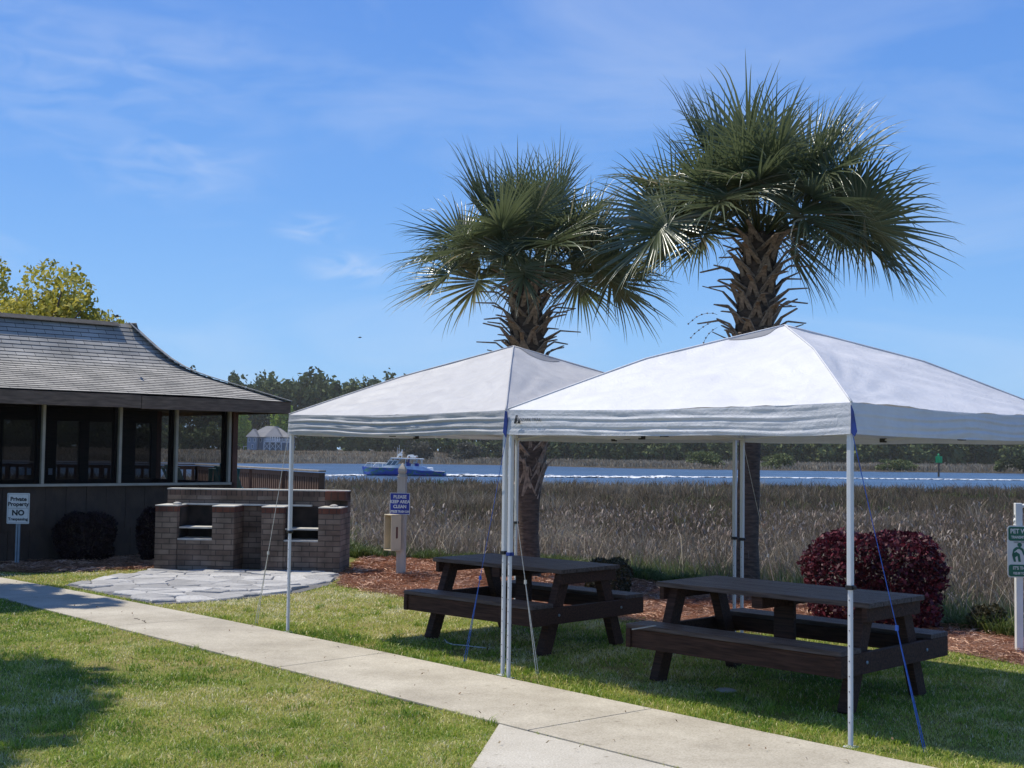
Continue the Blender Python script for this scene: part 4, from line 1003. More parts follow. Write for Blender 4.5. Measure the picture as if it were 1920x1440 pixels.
rock('stone', 'pale stone on the leftmost brick pier of the grill', gr.matrix_basis @ Vector((x0 + .24, .2, ph + .012)), .055, .75, 5)
rock('stone', 'pale stone on the rightmost brick pier of the grill', gr.matrix_basis @ Vector((x1 - .13, .2, ph + .012)), .055, .7, 6)

# ------------------------------------------------------------------ screened porch
PA = math.atan2(.682, .731)
porch = empty('screened_porch', (-7.23, 18.0, 0), PA, 'brown screened porch with grey shingle roof and tan trim', 'building')
SL, SR = -5.4, 4.84; MW = 3.9
def roof_z(t): return np.interp(t, [0, .35, .5, .6, .68, .76, .86, 1], [2.53, 2.78, 2.895, 2.985, 3.085, 3.22, 3.435, 3.78])
def shingle_mat():
    m, nt, p = newmat('grey_shingles'); L = nt.links.new
    uv = N(nt, 'ShaderNodeUVMap'); b = N(nt, 'ShaderNodeTexBrick'); L(uv.outputs[0], b.inputs['Vector'])
    b.inputs['Scale'].default_value = 1; b.inputs['Brick Width'].default_value = .3; b.inputs['Row Height'].default_value = .125; b.inputs['Mortar Size'].default_value = .004
    b.inputs['Color1'].default_value = (.33, .315, .285, 1); b.inputs['Color2'].default_value = (.42, .40, .365, 1); b.inputs['Mortar'].default_value = (.03, .03, .03, 1)
    n = N(nt, 'ShaderNodeTexNoise'); n.inputs['Scale'].default_value = 1.6; n.inputs['Detail'].default_value = 6; L(uv.outputs[0], n.inputs[0])
    n2 = N(nt, 'ShaderNodeTexNoise'); n2.inputs['Scale'].default_value = 120; L(uv.outputs[0], n2.inputs[0])
    r = ramp(nt, [(.35, (.75, .75, .74)), (.65, (1.2, 1.18, 1.14))]); L(n.outputs[0], r.inputs[0])
    r2 = ramp(nt, [(.35, (.75, .75, .75)), (.65, (1.2, 1.2, 1.2))]); L(n2.outputs[0], r2.inputs[0])
    x = N(nt, 'ShaderNodeMix', data_type='RGBA', blend_type='MULTIPLY'); x.inputs[0].default_value = 1; L(b.outputs[0], x.inputs[6]); L(r.outputs[0], x.inputs[7])
    y = N(nt, 'ShaderNodeMix', data_type='RGBA', blend_type='MULTIPLY'); y.inputs[0].default_value = 1; L(x.outputs[2], y.inputs[6]); L(r2.outputs[0], y.inputs[7])
    L(y.outputs[2], p.inputs['Base Color']); p.inputs['Roughness'].default_value = .9
    return m
def roof():
    mb = MB(); mb.uv = []; nrow = 26; H = MW / 2; hr = 1.94
    def quad(a, b, c, d, ua, ub, v0, v1): mb.add([a, b, c, d], [(0, 1, 2, 3)]); mb.uv += [(ua[0], v0), (ub[0], v0), (ub[1], v1), (ua[1], v1)]
    droop = lambda s, t: -.035 * sm((s - 3) / 1.84) * (1 - t) ** 2
    _t = np.linspace(0, 1, 400); _l = np.concatenate([[0], np.cumsum(np.hypot(np.diff(_t) * H, np.diff(roof_z(_t))))])
    row_t = lambda k: float(np.interp(k / nrow * _l[-1], _l, _t))      # courses evenly spaced along the slope
    def pt(face, e, t):          # e: 0..1 along the eave
        z = float(roof_z(t))
        if face == 0: s0, s1 = SL + hr * t, SR - hr * t; s = s0 + (s1 - s0) * e; q = (s, H * t)
        elif face == 2: s0, s1 = SR - hr * t, SL + hr * t; s = s0 + (s1 - s0) * e; q = (s, MW - H * t)
        elif face == 1: m0, m1 = H * t, MW - H * t; q = (SR - hr * t, m0 + (m1 - m0) * e)
        else: m0, m1 = MW - H * t, H * t; q = (SL + hr * t, m0 + (m1 - m0) * e)
        return Vector((q[0], q[1], z + float(droop(q[0], t))))
    for face in range(4):
        ln = 0
        ne = 24 if face in (0, 2) else 8
        for r_ in range(nrow):
            t0, t1 = row_t(r_), row_t(r_ + 1); lip = Vector((0, 0, .009))
            for e in range(ne):
                e0, e1 = e / ne, (e + 1) / ne
                a, b, c, d = pt(face, e0, t0) + lip, pt(face, e1, t0) + lip, pt(face, e1, t1), pt(face, e0, t1)
                u0 = (a.x if face in (0, 2) else a.y), (d.x if face in (0, 2) else d.y); u1 = (b.x if face in (0, 2) else b.y), (c.x if face in (0, 2) else c.y)
                quad(a, b, c, d, u0, u1, r_ * .125 + .003, (r_ + 1) * .125 - .002)
                a0, b0 = pt(face, e0, t0), pt(face, e1, t0); quad(a0 - Vector((0, 0, .002)), b0 - Vector((0, 0, .002)), b, a, u0, u1, r_ * .125, r_ * .125 + .002)
    o = mb.build('roof', shingle_mat(), porch)
    rdg = MB(); zt = float(roof_z(1)) + .02
    rdg.add([(SL + hr, H - .13, zt - .075), (SR - hr - .24, H - .13, zt - .075), (SR - hr - .24, H, zt), (SL + hr, H, zt), (SL + hr, H + .13, zt - .075), (SR - hr - .24, H + .13, zt - .075)], [(0, 1, 2, 3), (3, 2, 5, 4)])
    rdg.build('ridge_cap', mat('dark_ridge', (.05, .048, .046), .9, .3, 12), o)
    hp = MB()
    for (face, e) in ((0, 1), (2, 0)):
        pts = [pt(face, e, i / 12) + Vector((0, 0, .022)) for i in range(13)]
        for i in range(12): hp.bar(pts[i], pts[i + 1], .2, .012)
    hp.build('hip_cap', mat('hip_shingle', (.28, .27, .25), .9, .3, 14), o)
    # soffit
    MB().prism([(SL + .03, .03), (SR - .03, .03), (SR - .03, MW - .03), (SL + .03, MW - .03)], 2.37, 2.39).build('soffit', M['dark_wood'], porch)
    f = MB(); fz = 2.41
    f.box(((SL + 2.15) / 2, .02, 2.415), (2.15 - SL, .036, .2)); f.build('fascia', M['barn_wood'], porch, bevel=.003)
    f = MB(); f.box(((2.16 + SR) / 2, .02, 2.405), (SR - 2.16, .036, .2)); f.build('fascia', M['barn_wood'], porch, bevel=.003)
    f = MB(); f.box((SR - .02, MW / 2, 2.405), (.036, MW - .08, .2)); f.build('fascia', M['barn_wood'], porch, bevel=.003)
    f = MB(); f.box(((SL + SR) / 2, MW - .02, 2.405), (SR - SL, .036, .2)); f.build('fascia', M['barn_wood'], porch, bevel=.003)
roof()
WF, WB_, SC = .6, 3.3, 4.1; SILL = 1.155
m = MB()
bw = .32; k = 0; s = -4.8
while s < SC - .02:                                  # knee wall of wide board panels
    w = min(bw, SC - s); m.box((s + w / 2, WF + .04, .79), (w - .006, .04 + .004 * (k % 3), .66)); m.box((s + w / 2 + .1, WF + .05, .24), (w - .006, .04 + .004 * ((k + 1) % 3), .44)); s += w; k += 1
m.build('knee_wall', M['siding'], porch)
MB().box(((SC - 4.8) / 2, WB_, .6), (SC + 4.8, .08, 1.1)).build('knee_wall', M['siding'], porch)
MB().box((SC + .02, (WF + WB_) / 2, .6), (.08, WB_ - WF, 1.1)).build('knee_wall', M['siding'], porch)
MB().box(((SC - 4.8) / 2, (WF + WB_) / 2 + .03, .33), (SC + 4.7, WB_ - WF - .1, .1)).build('floor', M['dark_wood'], porch)
MB().box(((SC - 4.8) / 2 - .02, WF - .0, SILL - .022), (SC + 4.8, .09, .04)).build('sill_trim', M['trim'], porch, bevel=.003)
posts = [-4.6, -3.3, -2.0, -.45, .887, 2.107, 3.07, 4.035]
for s in posts:
    MB().box((s, WF - .005, (SILL + 2.36) / 2), (.045, .07, 2.36 - SILL)).build('window_trim', M['trim'], porch, bevel=.003)
    MB().box((s, WF + .09, (SILL + 2.36) / 2 - .02), (.13, .09, 2.36 - SILL)).build('dark_post', M['dark_wood'], porch)
MB().box((SC + .06, WF + .05, 1.25), (.09, .1, 2.3)).build('corner_post', M['red_wood'], porch, bevel=.004)
MB().box((SC + .06, WB_, 1.25), (.09, .1, 2.3)).build('corner_post', M['red_wood'], porch, bevel=.004)
def screen_mat(name, tr):
    m, nt, p = newmat(name); L = nt.links.new
    a = N(nt, 'ShaderNodeBsdfTransparent'); a.inputs[0].default_value = (tr, tr, tr, 1)
    d = N(nt, 'ShaderNodeBsdfDiffuse'); d.inputs[0].default_value = (.012, .012, .014, 1)
    s = N(nt, 'ShaderNodeMixShader'); s.inputs[0].default_value = .25; L(a.outputs[0], s.inputs[1]); L(d.outputs[0], s.inputs[2]); L(s.outputs[0], nt.nodes['Material Output'].inputs[0])
    return m
M['screen'] = screen_mat('insect_screen', .62); M['screen2'] = screen_mat('tinted_back_pane', .24)
for i in range(len(posts) - 1):
    a, b = posts[i] + .023, posts[i + 1] - .023
    MB().add([(a, WF + .02, SILL), (b, WF + .02, SILL), (b, WF + .02, 2.36), (a, WF + .02, 2.36)], [(0, 1, 2, 3)]).build('screen_panel', M['screen'], porch)
# back wall frames with window openings
bp = [-4.6, -3.2, -1.8, -.6, .55, 1.25, 2.1, 2.75, 3.55, 4.1]
for i, s in enumerate(bp): MB().box((s, WB_, 1.75), (.16 if i % 2 else .3, .09, 1.3)).build('back_post', M['dark_wood'], porch)
MB().box((-.3, WB_ + .005, 2.27), (8.9, .1, .24)).build('back_header', M['dark_wood'], porch)
MB().add([(-4.7, WB_ + .02, 1.1), (SC, WB_ + .02, 1.1), (SC, WB_ + .02, 2.2), (-4.7, WB_ + .02, 2.2)], [(0, 1, 2, 3)]).build('back_pane', M['screen2'], porch)
MB().box((-4.85, (WF + WB_) / 2, 1.3), (.08, WB_ - WF, 2.3)).build('end_wall', M['siding'], porch)
for (s, z) in ((1.42, 1.28), (1.53, 1.28), (1.9, 1.28)):
    MB().box((s + .25, WB_ - .055, z), (.07, .004, .11)).build('paper_notice', M['paper'], porch)

# private property sign
sb = Vector((at(32, 1055, 18.35).x, 18.35, 0)); sg = empty('property_sign', (sb.x, sb.y, 0), R(3), 'white Private Property No Trespassing sign on a steel post at the porch', 'sign')
k_ = sb.y / FPX; hw = 20.5 * k_; hh = 28.5 * k_; zc = CAM_H - (953 - 834) * k_
m = MB(); m.box((-.018, 0, zc / 2 + .05), (.022, .03, zc + .2)).box((.018, 0, zc / 2 + .05), (.022, .03, zc + .2)).box((0, .01, zc / 2 + .05), (.016, .008, zc + .2)); m.build('post', M['metal'], sg)
MB().prism(rrect(hw * 2, hh * 2, .012), 0, .004, facing((0, -.022, zc))).build('sign_panel', M['sign_white'], sg)
fr = MB(); a_, b_ = hw * .9, hh * .93
for (c_, d_) in (((0, b_), (a_ * 2, .003)), ((0, -b_), (a_ * 2, .003)), ((a_, 0), (.003, b_ * 2)), ((-a_, 0), (.003, b_ * 2)), ((0, 0), (a_ * 2, .003))): fr.box((c_[0], -.0275, zc + c_[1]), (d_[0], .002, d_[1]))
fr.build('border', M['sign_grey'], sg, split=True)
for s_, sz, dz, bo in (('Private', .078, .6, .003), ('Property', .078, .27, .003), ('NO', .105, -.3, .005), ('Trespassing', .056, -.7, .002)):
    text(s_, sz, facing((0, -.0272, zc + hh * dz)), M['sign_ink'], sg, bold=bo, sx=1.05)

# ------------------------------------------------------------------ deck with railing and chairs
A_, B_, C_ = Vector((-3.72, 25.2, 0)), Vector((-8.0, 32.6, 0)), Vector((-15.5, 33.2, 0))
dk = empty('deck_railing', A_, 0, 'brown wooden deck with baluster railing behind the porch and grill', 'deck')
def L_(p): return p - A_
m = MB(); m.prism([(L_(A_).x, L_(A_).y), (L_(B_).x, L_(B_).y), (L_(C_).x, L_(C_).y), (-11.5, -1.2), (-2.6, -1.2)], .3, .36)
m.build('deck_floor', M['deck_wood'], dk)
bal = MB(); rl = MB(); ps = MB(); nb_ = 0
for a, b in ((A_, B_), (B_, C_)):
    a, b = L_(a), L_(b); d = (b - a); l = d.length; n_ = int(l / (.13 if a.length < 1 else .22))
    MB().bar(a + Vector((0, 0, 1.285)), b + Vector((0, 0, 1.285)), .16, .035).build('rail_cap', M['deck_rail'], dk, bevel=.004)
    MB().bar(a + Vector((0, 0, 1.2)), b + Vector((0, 0, 1.2)), .04, .09).bar(a + Vector((0, 0, .45)), b + Vector((0, 0, .45)), .04, .09).build('rail_beam', M['deck_wood'], dk)
    for i in range(n_):
        p = a + d * ((i + .5) / n_); bal.box(p + Vector((0, 0, .82)), (.07, .035, .72), math.atan2(d.y, d.x))
    for i in range(int(l / 2) + 1):
        p = a + d * (i / int(l / 2)); MB().box(p + Vector((0, 0, .6)), (.1, .1, 1.3)).build('rail_post', M['deck_wood'], dk)
bal.build('baluster', M['deck_wood'], dk, split=True)
def adirondack(label, c, rz, grp=None):
    t = empty('deck_chair', c, rz, label, 'chair', grp)
    for i in range(6):
        x = (i - 2.5) * .095; hh_ = .78 - .05 * abs(i - 2.5)
        MB().bar((x, .1, .3), (x * 1.12, .42, .3 + hh_), .085, .02, up=(0, 1, 0)).build('back_slat', M['teal'], t, bevel=.006)
    m = MB()
    for i in range(5): m.box((0, -.35 + i * .1, .36 - i * .018), (.56, .085, .02))
    m.build('seat', M['teal'], t)
    for s in (-1, 1):
        MB().box((s * .34, -.1, .56), (.13, .7, .022)).build('armrest', M['teal'], t, bevel=.01)
        MB().box((s * .32, -.38, .275), (.08, .03, .55)).build('leg', M['teal'], t)
        MB().bar((s * .3, -.42, .3), (s * .3, .5, .02), .03, .12).build('leg', M['teal'], t)
    return t
def dpt(px, Yd): p = at(px, 870, Yd); return (p.x, Yd, .36)
adirondack('dark teal slatted deck chair peeking past the red brown corner post', dpt(449, 25.2), R(150))
adirondack('dark teal deck chair seen through the rightmost porch screen', dpt(416, 25.6), R(200))
adirondack('dark teal deck chair seen through the middle of the porch', dpt(352, 26.2), R(140))

# ------------------------------------------------------------------ trash bag post with blue sign
pb = Vector((G(752, 1078).x, 17.7, 0)); bp_ = empty('bag_post', pb, R(-8), 'tan wooden post with pointed finial, bag box and blue keep clean sign', 'post')
k_ = 17.7 / FPX; zz = lambda py: CAM_H - (py - 842.4) * k_
MB().box((0, 0, zz(895) / 2), (.115, .115, zz(895))).build('post_shaft', M['paint_post'], bp_, bevel=.005)
zt = zz(895)
MB().box((0, 0, zt + .006), (.13, .13, .02)).box((0, 0, zt + .03), (.105, .105, .03)).build('collar', M['paint_post'], bp_, bevel=.004)
m = MB()
prof = [(.035, .04), (.05, .055), (.062, .09), (.055, .12), (.038, .15), (.018, .18), (.004, .2)]
m.lathe([(r * 1.25, z) for r, z in prof], (0, 0, zt), 4); m.v = [tuple(Matrix.Rotation(math.pi / 4, 3, 'Z') @ (Vector(v))) for v in m.v]
m.build('finial', M['paint_post'], bp_, bevel=.003)
zc = zz(943.5); hw = 19 * k_; hh = 20 * k_
MB().box((-.015, -.064, zc), (hw * 2, .006, hh * 2)).build('sign_panel', M['sign_blue'], bp_)
fr = MB()
for (c_, d_) in (((0, hh), (hw * 2, .006)), ((0, -hh), (hw * 2, .006)), ((hw, 0), (.006, hh * 2)), ((-hw, 0), (.006, hh * 2))): fr.box((-.015 + c_[0] * .98, -.068, zc + c_[1] * .98), (d_[0], .003, d_[1]))
fr.build('border', M['sign_white'], bp_, split=True)
for s_, sz, dz, sx_ in (('PLEASE', .062, .62, 1), ('KEEP AREA', .06, .17, 1), ('CLEAN', .062, -.28, 1), ('UTILIZE TRASH CAN', .042, -.74, .75)):
    text(s_, sz, facing((-.015, -.0685, zc + hh * dz)), M['sign_white'], bp_, bold=.0018, sx=sx_ * .95)
# bag box on the left face, open front
zb0, zb1 = zz(1030), zz(963); bx = -.13; w_ = .15; dpt_ = .16
tilt = Matrix.Rotation(R(-40), 4, 'Z')
bxg = MB(); zc2 = (zb0 + zb1) / 2; hb = zb1 - zb0
ctr = Vector((-.1, -.115, zc2))
def bb(c, d): bxg.box(ctr + tilt @ Vector(c), d, R(-40))
bb((0, 0, hb / 2 - .008), (.17, .17, .016)); bb((0, 0, -hb / 2 + .008), (.17, .17, .016)); bb((.079, 0, 0), (.012, .17, hb - .032)); bb((-.079, 0, 0), (.012, .17, hb - .032)); bb((0, .08, 0), (.146, .01, hb - .032))
bxo = bxg.build('bag_box', M['beige'], bp_, bevel=.008)
MB().prism(rrect(.028, .16, .013), 0, .004, Matrix.Translation(ctr + tilt @ Vector((.0855, .01, 0))) @ tilt @ Matrix.Rotation(math.pi / 2, 4, 'Z') @ FACE).build('oval_slot', M['slot'], bxo)
MB().box(ctr + tilt @ Vector((.02, .03, -.02)), (.045, .05, hb * .6), R(-40)).build('bag_roll', M['slab'], bxo, bevel=.01)

# ------------------------------------------------------------------ pet waste sign
pp_ = G(1911, 1223); ps_ = empty('pet_sign', (pp_.x, pp_.y, 0), R(-4), 'green and white pet waste sign on a white arched post at the right edge', 'sign')
k_ = pp_.y / FPX; zz2 = lambda py: CAM_H - (py - 857) * k_
MB().box((.01, .03, zz2(985) / 2 + .1), (.06, .06, zz2(985) + .2)).build('post', M['white_paint'], ps_, bevel=.004)
zt = zz2(985)
m = MB(); m.lathe([(.02, 0), (.02, .02), (.012, .03), (.022, .045), (.022, .06), (.01, .075)], (-.012, .03, zt - .01), 10); m.build('knob', M['white_paint'], ps_, smooth=True)
m = MB(); arc = [(-.012 + .11 * (1 - math.cos(a)), .03, zt + .075 + .11 * math.sin(a)) for a in [math.pi * i / 14 for i in range(15)]]
m.tube(arc, .017, 8); m.box((.21, .03, zt + .03), (.034, .034, .1)); m.build('arch', M['white_paint'], ps_, smooth=True)
hw = .15; zc = (zz2(985) + zz2(1081)) / 2; hh = 48 * k_; cx = (1890 - 1911) * k_ + hw; yv = -.012
MB().prism(rrect(hw * 2, hh * 2, .03), 0, .004, facing((cx, yv, zc))).build('sign_panel', M['sign_white'], ps_)
gp = MB()
gp.prism([(x_, y_) for x_, y_ in rrect(hw * 2 - .02, .125, .02)], 0, .002, facing((cx, yv - .0045, zc + hh - .072)))
gp.prism([(x_, y_) for x_, y_ in rrect(hw * 2 - .02, .105, .02)], 0, .002, facing((cx, yv - .0045, zc - hh + .062)))
gp.build('green_band', M['sign_green'], ps_, split=True)
al = 'LEFT'; lx_ = cx - hw + .03
text('PET WASTE', .056, facing((cx, yv - .007, zc + hh - .05)), M['sign_white'], ps_, bold=.0015, sx=.86)
text('TRANSMITS DISEASE', .032, facing((cx, yv - .007, zc + hh - .103)), M['sign_white'], ps_, bold=.001, sx=.8)
text('LEASH - CURB - CLEAN UP', .02, facing((cx, yv - .007, zc + hh - .146)), M['sign_grey'], ps_, sx=.8)
text("IT'S THE LAW", .038, facing((cx, yv - .007, zc - hh + .083)), M['sign_white'], ps_, bold=.001, sx=.9)
text('$25.00 TO $100 FINE', .028, facing((cx, yv - .007, zc - hh + .037)), M['sign_white'], ps_, bold=.001, sx=.8)
fg = MB(); mt = facing((cx - .055, yv - .0045, zc - .012))
fg.prism([(.025 * math.cos(a) * .8 + .012, .072 + .02 * math.sin(a)) for a in [2 * math.pi * i / 14 for i in range(14)]], 0, .002, mt)
fg.prism([(-.055, -.02), (-.03, -.03), (-.035, .01), (-.005, .035), (.01, .035), (.03, .02), (.045, -.02), (.06, -.012), (.045, .035), (.02, .052), (-.02, .052), (-.045, .03)], 0, .002, mt)
fg.prism([(-.055, -.02), (-.04, -.078), (-.02, -.078), (-.028, -.04), (-.008, -.025), (.0, -.078), (.022, -.078), (.012, -.01), (-.02, .012)], 0, .002, mt)
fg.prism([(.075, -.06), (.12, -.06), (.125, -.03), (.14, -.025), (.14, -.01), (.12, -.005), (.115, -.025), (.085, -.025), (.078, -.005), (.07, -.02)], 0, .002, mt)
fg.build('pictogram', M['sign_green'], ps_)

# ------------------------------------------------------------------ house across the river
HD = 420.0; hk = HD / FPX; hp_ = at(505, 843, HD)
hs = empty('river_house', (hp_.x, HD, float(ground_z(hp_.x, HD)) + .0), 0, 'grey blue house with hipped grey roof and raised deck across the river', 'house')
M['house_wall'] = mat('grey_blue_siding', (.21, .26, .33), .7, .08, .5)
M['house_roof'] = mat('grey_roof', (.19, .19, .2), .8, .15, .4)
M['house_trim'] = mat('house_white', (.7, .7, .7), .6, .05, 1)
M['house_glass'] = mat('house_glass', (.05, .08, .12), .15, .2, .5)
M['house_dark'] = mat('under_deck_shadow_wall', (.12, .15, .2), .7, .1, 1)
def hX(px): return (px - 505) * hk
def hZ(py): return (843 - py) * hk
def hip(name, x0, x1, y0, y1, ze, zr, ov=.7):
    x0 -= ov; x1 += ov; y0 -= ov; y1 += ov; d = min(x1 - x0, y1 - y0) / 2; ym = (y0 + y1) / 2; xm = (x0 + x1) / 2
    if x1 - x0 > y1 - y0: r0, r1 = (x0 + d, ym, zr), (x1 - d, ym, zr)
    else: r0, r1 = (xm, y0 + d, zr), (xm, y1 - d, zr)
    m = MB(); v = [(x0, y0, ze), (x1, y0, ze), (x1, y1, ze), (x0, y1, ze), r0, r1]
    f = [(0, 1, 5, 4), (1, 2, 5), (2, 3, 4, 5), (3, 0, 4), (3, 2, 1, 0)] if x1 - x0 > y1 - y0 else [(0, 1, 4), (1, 2, 5, 4), (2, 3, 5), (3, 0, 4, 5), (3, 2, 1, 0)]
    m.add(v, f); m.build(name, M['house_roof'], hs)
ze = hZ(818)
MB().box(((hX(462) + hX(541)) / 2, 7, ze / 2), (hX(541) - hX(462), 10, ze)).build('wall', M['house_wall'], hs)
MB().box(((hX(465) + hX(483)) / 2, .4, ze / 2), (hX(483) - hX(465), 4, ze - .02)).build('wall', M['house_wall'], hs)
MB().box(((hX(499) + hX(524)) / 2, .9, ze * .72), (hX(524) - hX(499), 3.4, ze * .56)).build('wall', M['house_wall'], hs)
hip('roof', hX(462), hX(541), 2, 12, ze, hZ(797))
hip('roof', hX(465), hX(483), -1.6, 6.2, ze - .05, hZ(803), .5)
hip('roof', hX(499), hX(526), -.8, 7.5, ze + .06, hZ(798), .5)
MB().box((hX(459), 3, ze * .28), (1.6, 5, .12)).box((hX(456), .7, ze * .14), (.15, .15, ze * .28)).build('side_porch', M['house_trim'], hs)
def hwin(px, py0, py1, wpx, y):
    w = wpx * hk; z0, z1 = hZ(py1), hZ(py0)
    f = MB().box((hX(px), y, (z0 + z1) / 2), (w, .12, z1 - z0)).build('window', M['house_trim'], hs)
    MB().box((hX(px), y - .07, (z0 + z1) / 2), (w * .62, .06, (z1 - z0) * .82)).build('pane', M['house_glass'], f)
hwin(469, 820, 828, 3, -1.65); hwin(479, 820, 828, 3, -1.65); hwin(486, 820, 828, 3, 1.95); hwin(494, 820, 828, 2.6, 1.95)
for px in (509.5, 514, 518.5, 523): hwin(px, 816.5, 826, 3.4, -.86)
hwin(530, 819, 826, 5, 1.95); hwin(537, 819, 826, 4, 1.95)
hwin(475, 832, 840, 3, -1.65)
dz = hZ(827.5); m = MB(); m.box(((hX(499) + hX(553)) / 2, -2.4, dz), (hX(553) - hX(499), 3.2, .22)); m.box(((hX(499) + hX(553)) / 2, -3.95, dz + 1.0), (hX(553) - hX(499), .1, .12))
for i in range(40): m.box((hX(499) + (hX(553) - hX(499)) * i / 39, -3.95, dz + .5), (.07, .07, 1))
m.build('deck', M['house_trim'], hs)
m = MB()
for i in range(6):
    x = hX(499) + (hX(553) - hX(499)) * i / 5; m.box((x, -3.9, dz / 2), (.22, .22, dz))
    if i < 3: x2 = x + (hX(553) - hX(499)) / 5; m.bar((x, -3.9, .2), (x2, -3.9, dz - .2), .1, .14).bar((x, -3.85, dz - .2), (x2, -3.85, .2), .1, .14)
m.build('deck_post', M['house_trim'], hs, split=True)

# ------------------------------------------------------------------ boat
BD = 160.0; bk = BD / FPX / 9.6                      # metres per unit of the enlarged crop
bc = at(757, 885, BD)
bt = empty('patrol_boat', (bc.x, BD, WZ), 0, 'blue and green motor boat with white cabin speeding left on the river', 'boat')
def bX(u): return (u - 915) * bk
def bZ(v): return (700 - v) * bk
def wrapmat():
    m, nt, p = newmat('blue_green_hull_wrap'); L = nt.links.new
    tc = N(nt, 'ShaderNodeTexCoord'); mp = N(nt, 'ShaderNodeMapping'); mp.inputs['Scale'].default_value = (.45, .2, 1.2); L(tc.outputs['Object'], mp.inputs[0])
    n = N(nt, 'ShaderNodeTexNoise'); n.inputs['Scale'].default_value = 1.3; n.inputs['Detail'].default_value = 3; L(mp.outputs[0], n.inputs[0])
    r = ramp(nt, [(.3, (.01, .045, .3)), (.47, (.02, .07, .4)), (.53, (.03, .13, .3)), (.57, (.04, .22, .08)), (.62, (.06, .14, .5)), (.75, (.015, .05, .32))]); L(n.outputs[0], r.inputs[0]); L(r.outputs[0], p.inputs['Base Color'])
    p.inputs['Roughness'].default_value = .35; return m
st = [(165, 540, .2, 1.0), (260, 545, 1.15, .7), (450, 552, 1.5, .55), (850, 562, 1.6, .5), (1250, 600, 1.6, .5), (1660, 612, 1.5, .5)]
m = MB(); n_ = len(st)
for (u, v, hb, dr) in st:
    m.v += [(bX(u), -hb, bZ(v)), (bX(u + (30 if u < 200 else 0)), -hb * .85, bZ(655) - dr * .2), (bX(u + (60 if u < 200 else 0)), -hb * .35, -.45), (bX(u + (60 if u < 200 else 0)), hb * .35, -.45), (bX(u + (30 if u < 200 else 0)), hb * .85, bZ(655) - dr * .2), (bX(u), hb, bZ(v))]
for i in range(n_ - 1):
    for k in range(5): m.f.append((i * 6 + k, (i + 1) * 6 + k, (i + 1) * 6 + k + 1, i * 6 + k + 1))
m.f.append(tuple(range(6))); m.f.append(tuple((n_ - 1) * 6 + k for k in range(6))[::-1])
M['hull'] = wrapmat(); m.build('hull', M['hull'], bt)
m = MB()
for i in range(n_): u, v, hb, dr = st[i]; m.v += [(bX(u), -hb + .04, bZ(v) - .03), (bX(u), hb - .04, bZ(v) - .03)]
for i in range(n_ - 1): m.f.append((i * 2, (i + 1) * 2, (i + 1) * 2 + 1, i * 2 + 1))
m.build('boat_deck', M['white_paint'], bt)
def slab_prof(prof, y0, y1, name, mt, par=bt):
    m = MB(); m.prism([(bX(u), bZ(v)) for u, v in prof], 0, y1 - y0, Matrix.Translation((0, y1, 0)) @ FACE); return m.build(name, mt, par, bevel=.02)
slab_prof([(480, 560), (600, 520), (860, 510), (870, 570)], -1.2, 1.2, 'cabin_base', M['white_paint'])
slab_prof([(860, 525), (1250, 525), (1440, 590), (1440, 610), (860, 590)], -1.45, 1.45, 'cockpit_side', mat('light_blue_wrap', (.5, .58, .72), .4, .25, 1.2))
M['boat_glass'] = mat('boat_glass', (.1, .16, .2), .1, .1, 1)
slab_prof([(600, 520), (690, 425), (840, 425), (760, 520)], -1.05, 1.05, 'windshield', M['boat_glass'])
m = MB()
for y_ in (-1.08, 1.08):
    for (a, b) in (((595, 522), (700, 385)), ((680, 522), (770, 400)), ((760, 522), (860, 395)), ((640, 430), (840, 430)), ((600, 518), (860, 512))): m.bar((bX(a[0]), y_, bZ(a[1])), (bX(b[0]), y_, bZ(b[1])), .05, .09)
m.build('window_frame', M['white_paint'], bt, split=True)
slab_prof([(690, 378), (1265, 388), (1265, 404), (690, 396)], -1.3, 1.3, 'hardtop', M['white_paint'])
m = MB()
for u in (960, 1240):
    for y_ in (-1.2, 1.2): m.bar((bX(u), y_, bZ(530)), (bX(u), y_, bZ(400)), .06, .06, (0, 1, 0))
m.build('hardtop_post', M['white_paint'], bt, split=True)
slab_prof([(970, 372), (985, 325), (1080, 318), (1090, 338), (1160, 342), (1160, 375)], -.35, .35, 'roof_box', M['white_paint'])
m = MB(); m.bar((bX(790), 0, bZ(380)), (bX(870), 0, bZ(275)), .5, .12).bar((bX(870), 0, bZ(380)), (bX(880), 0, bZ(230)), .1, .1).box((bX(845), 0, bZ(325)), (.5, .9, .22)); m.tube([(bX(820), .5, bZ(380)), (bX(822), .5, bZ(150))], .02, 5).tube([(bX(800), -.5, bZ(380)), (bX(802), -.5, bZ(190))], .02, 5)
m.build('radar_mast', M['white_paint'], bt)
m = MB()
for y_, o_ in ((-1.1, 0), (1.1, 120)):
    pts = [(bX(225 + o_), y_, bZ(540)), (bX(275 + o_), y_, bZ(472)), (bX(600), y_, bZ(478))]; m.tube(pts, .04, 6)
    for u in (350, 470): m.tube([(bX(u + o_ * .4), y_, bZ(545)), (bX(u + o_ * .4), y_, bZ(475))], .03, 5)
m.build('bow_rail', M['white_paint'], bt, split=True)
m = MB(); m.box((bX(1000), 0, bZ(505)), (.5, 1.5, .5)).box((bX(1150), 0, bZ(505)), (.5, 1.5, .45)); m.build('boat_seat', M['sign_blue'], bt, bevel=.05, split=True)
m = MB(); m.box((bX(1380), 0, bZ(570)), (.8, 1.6, .35)); m.build('engine_cover', M['white_paint'], bt, bevel=.08)

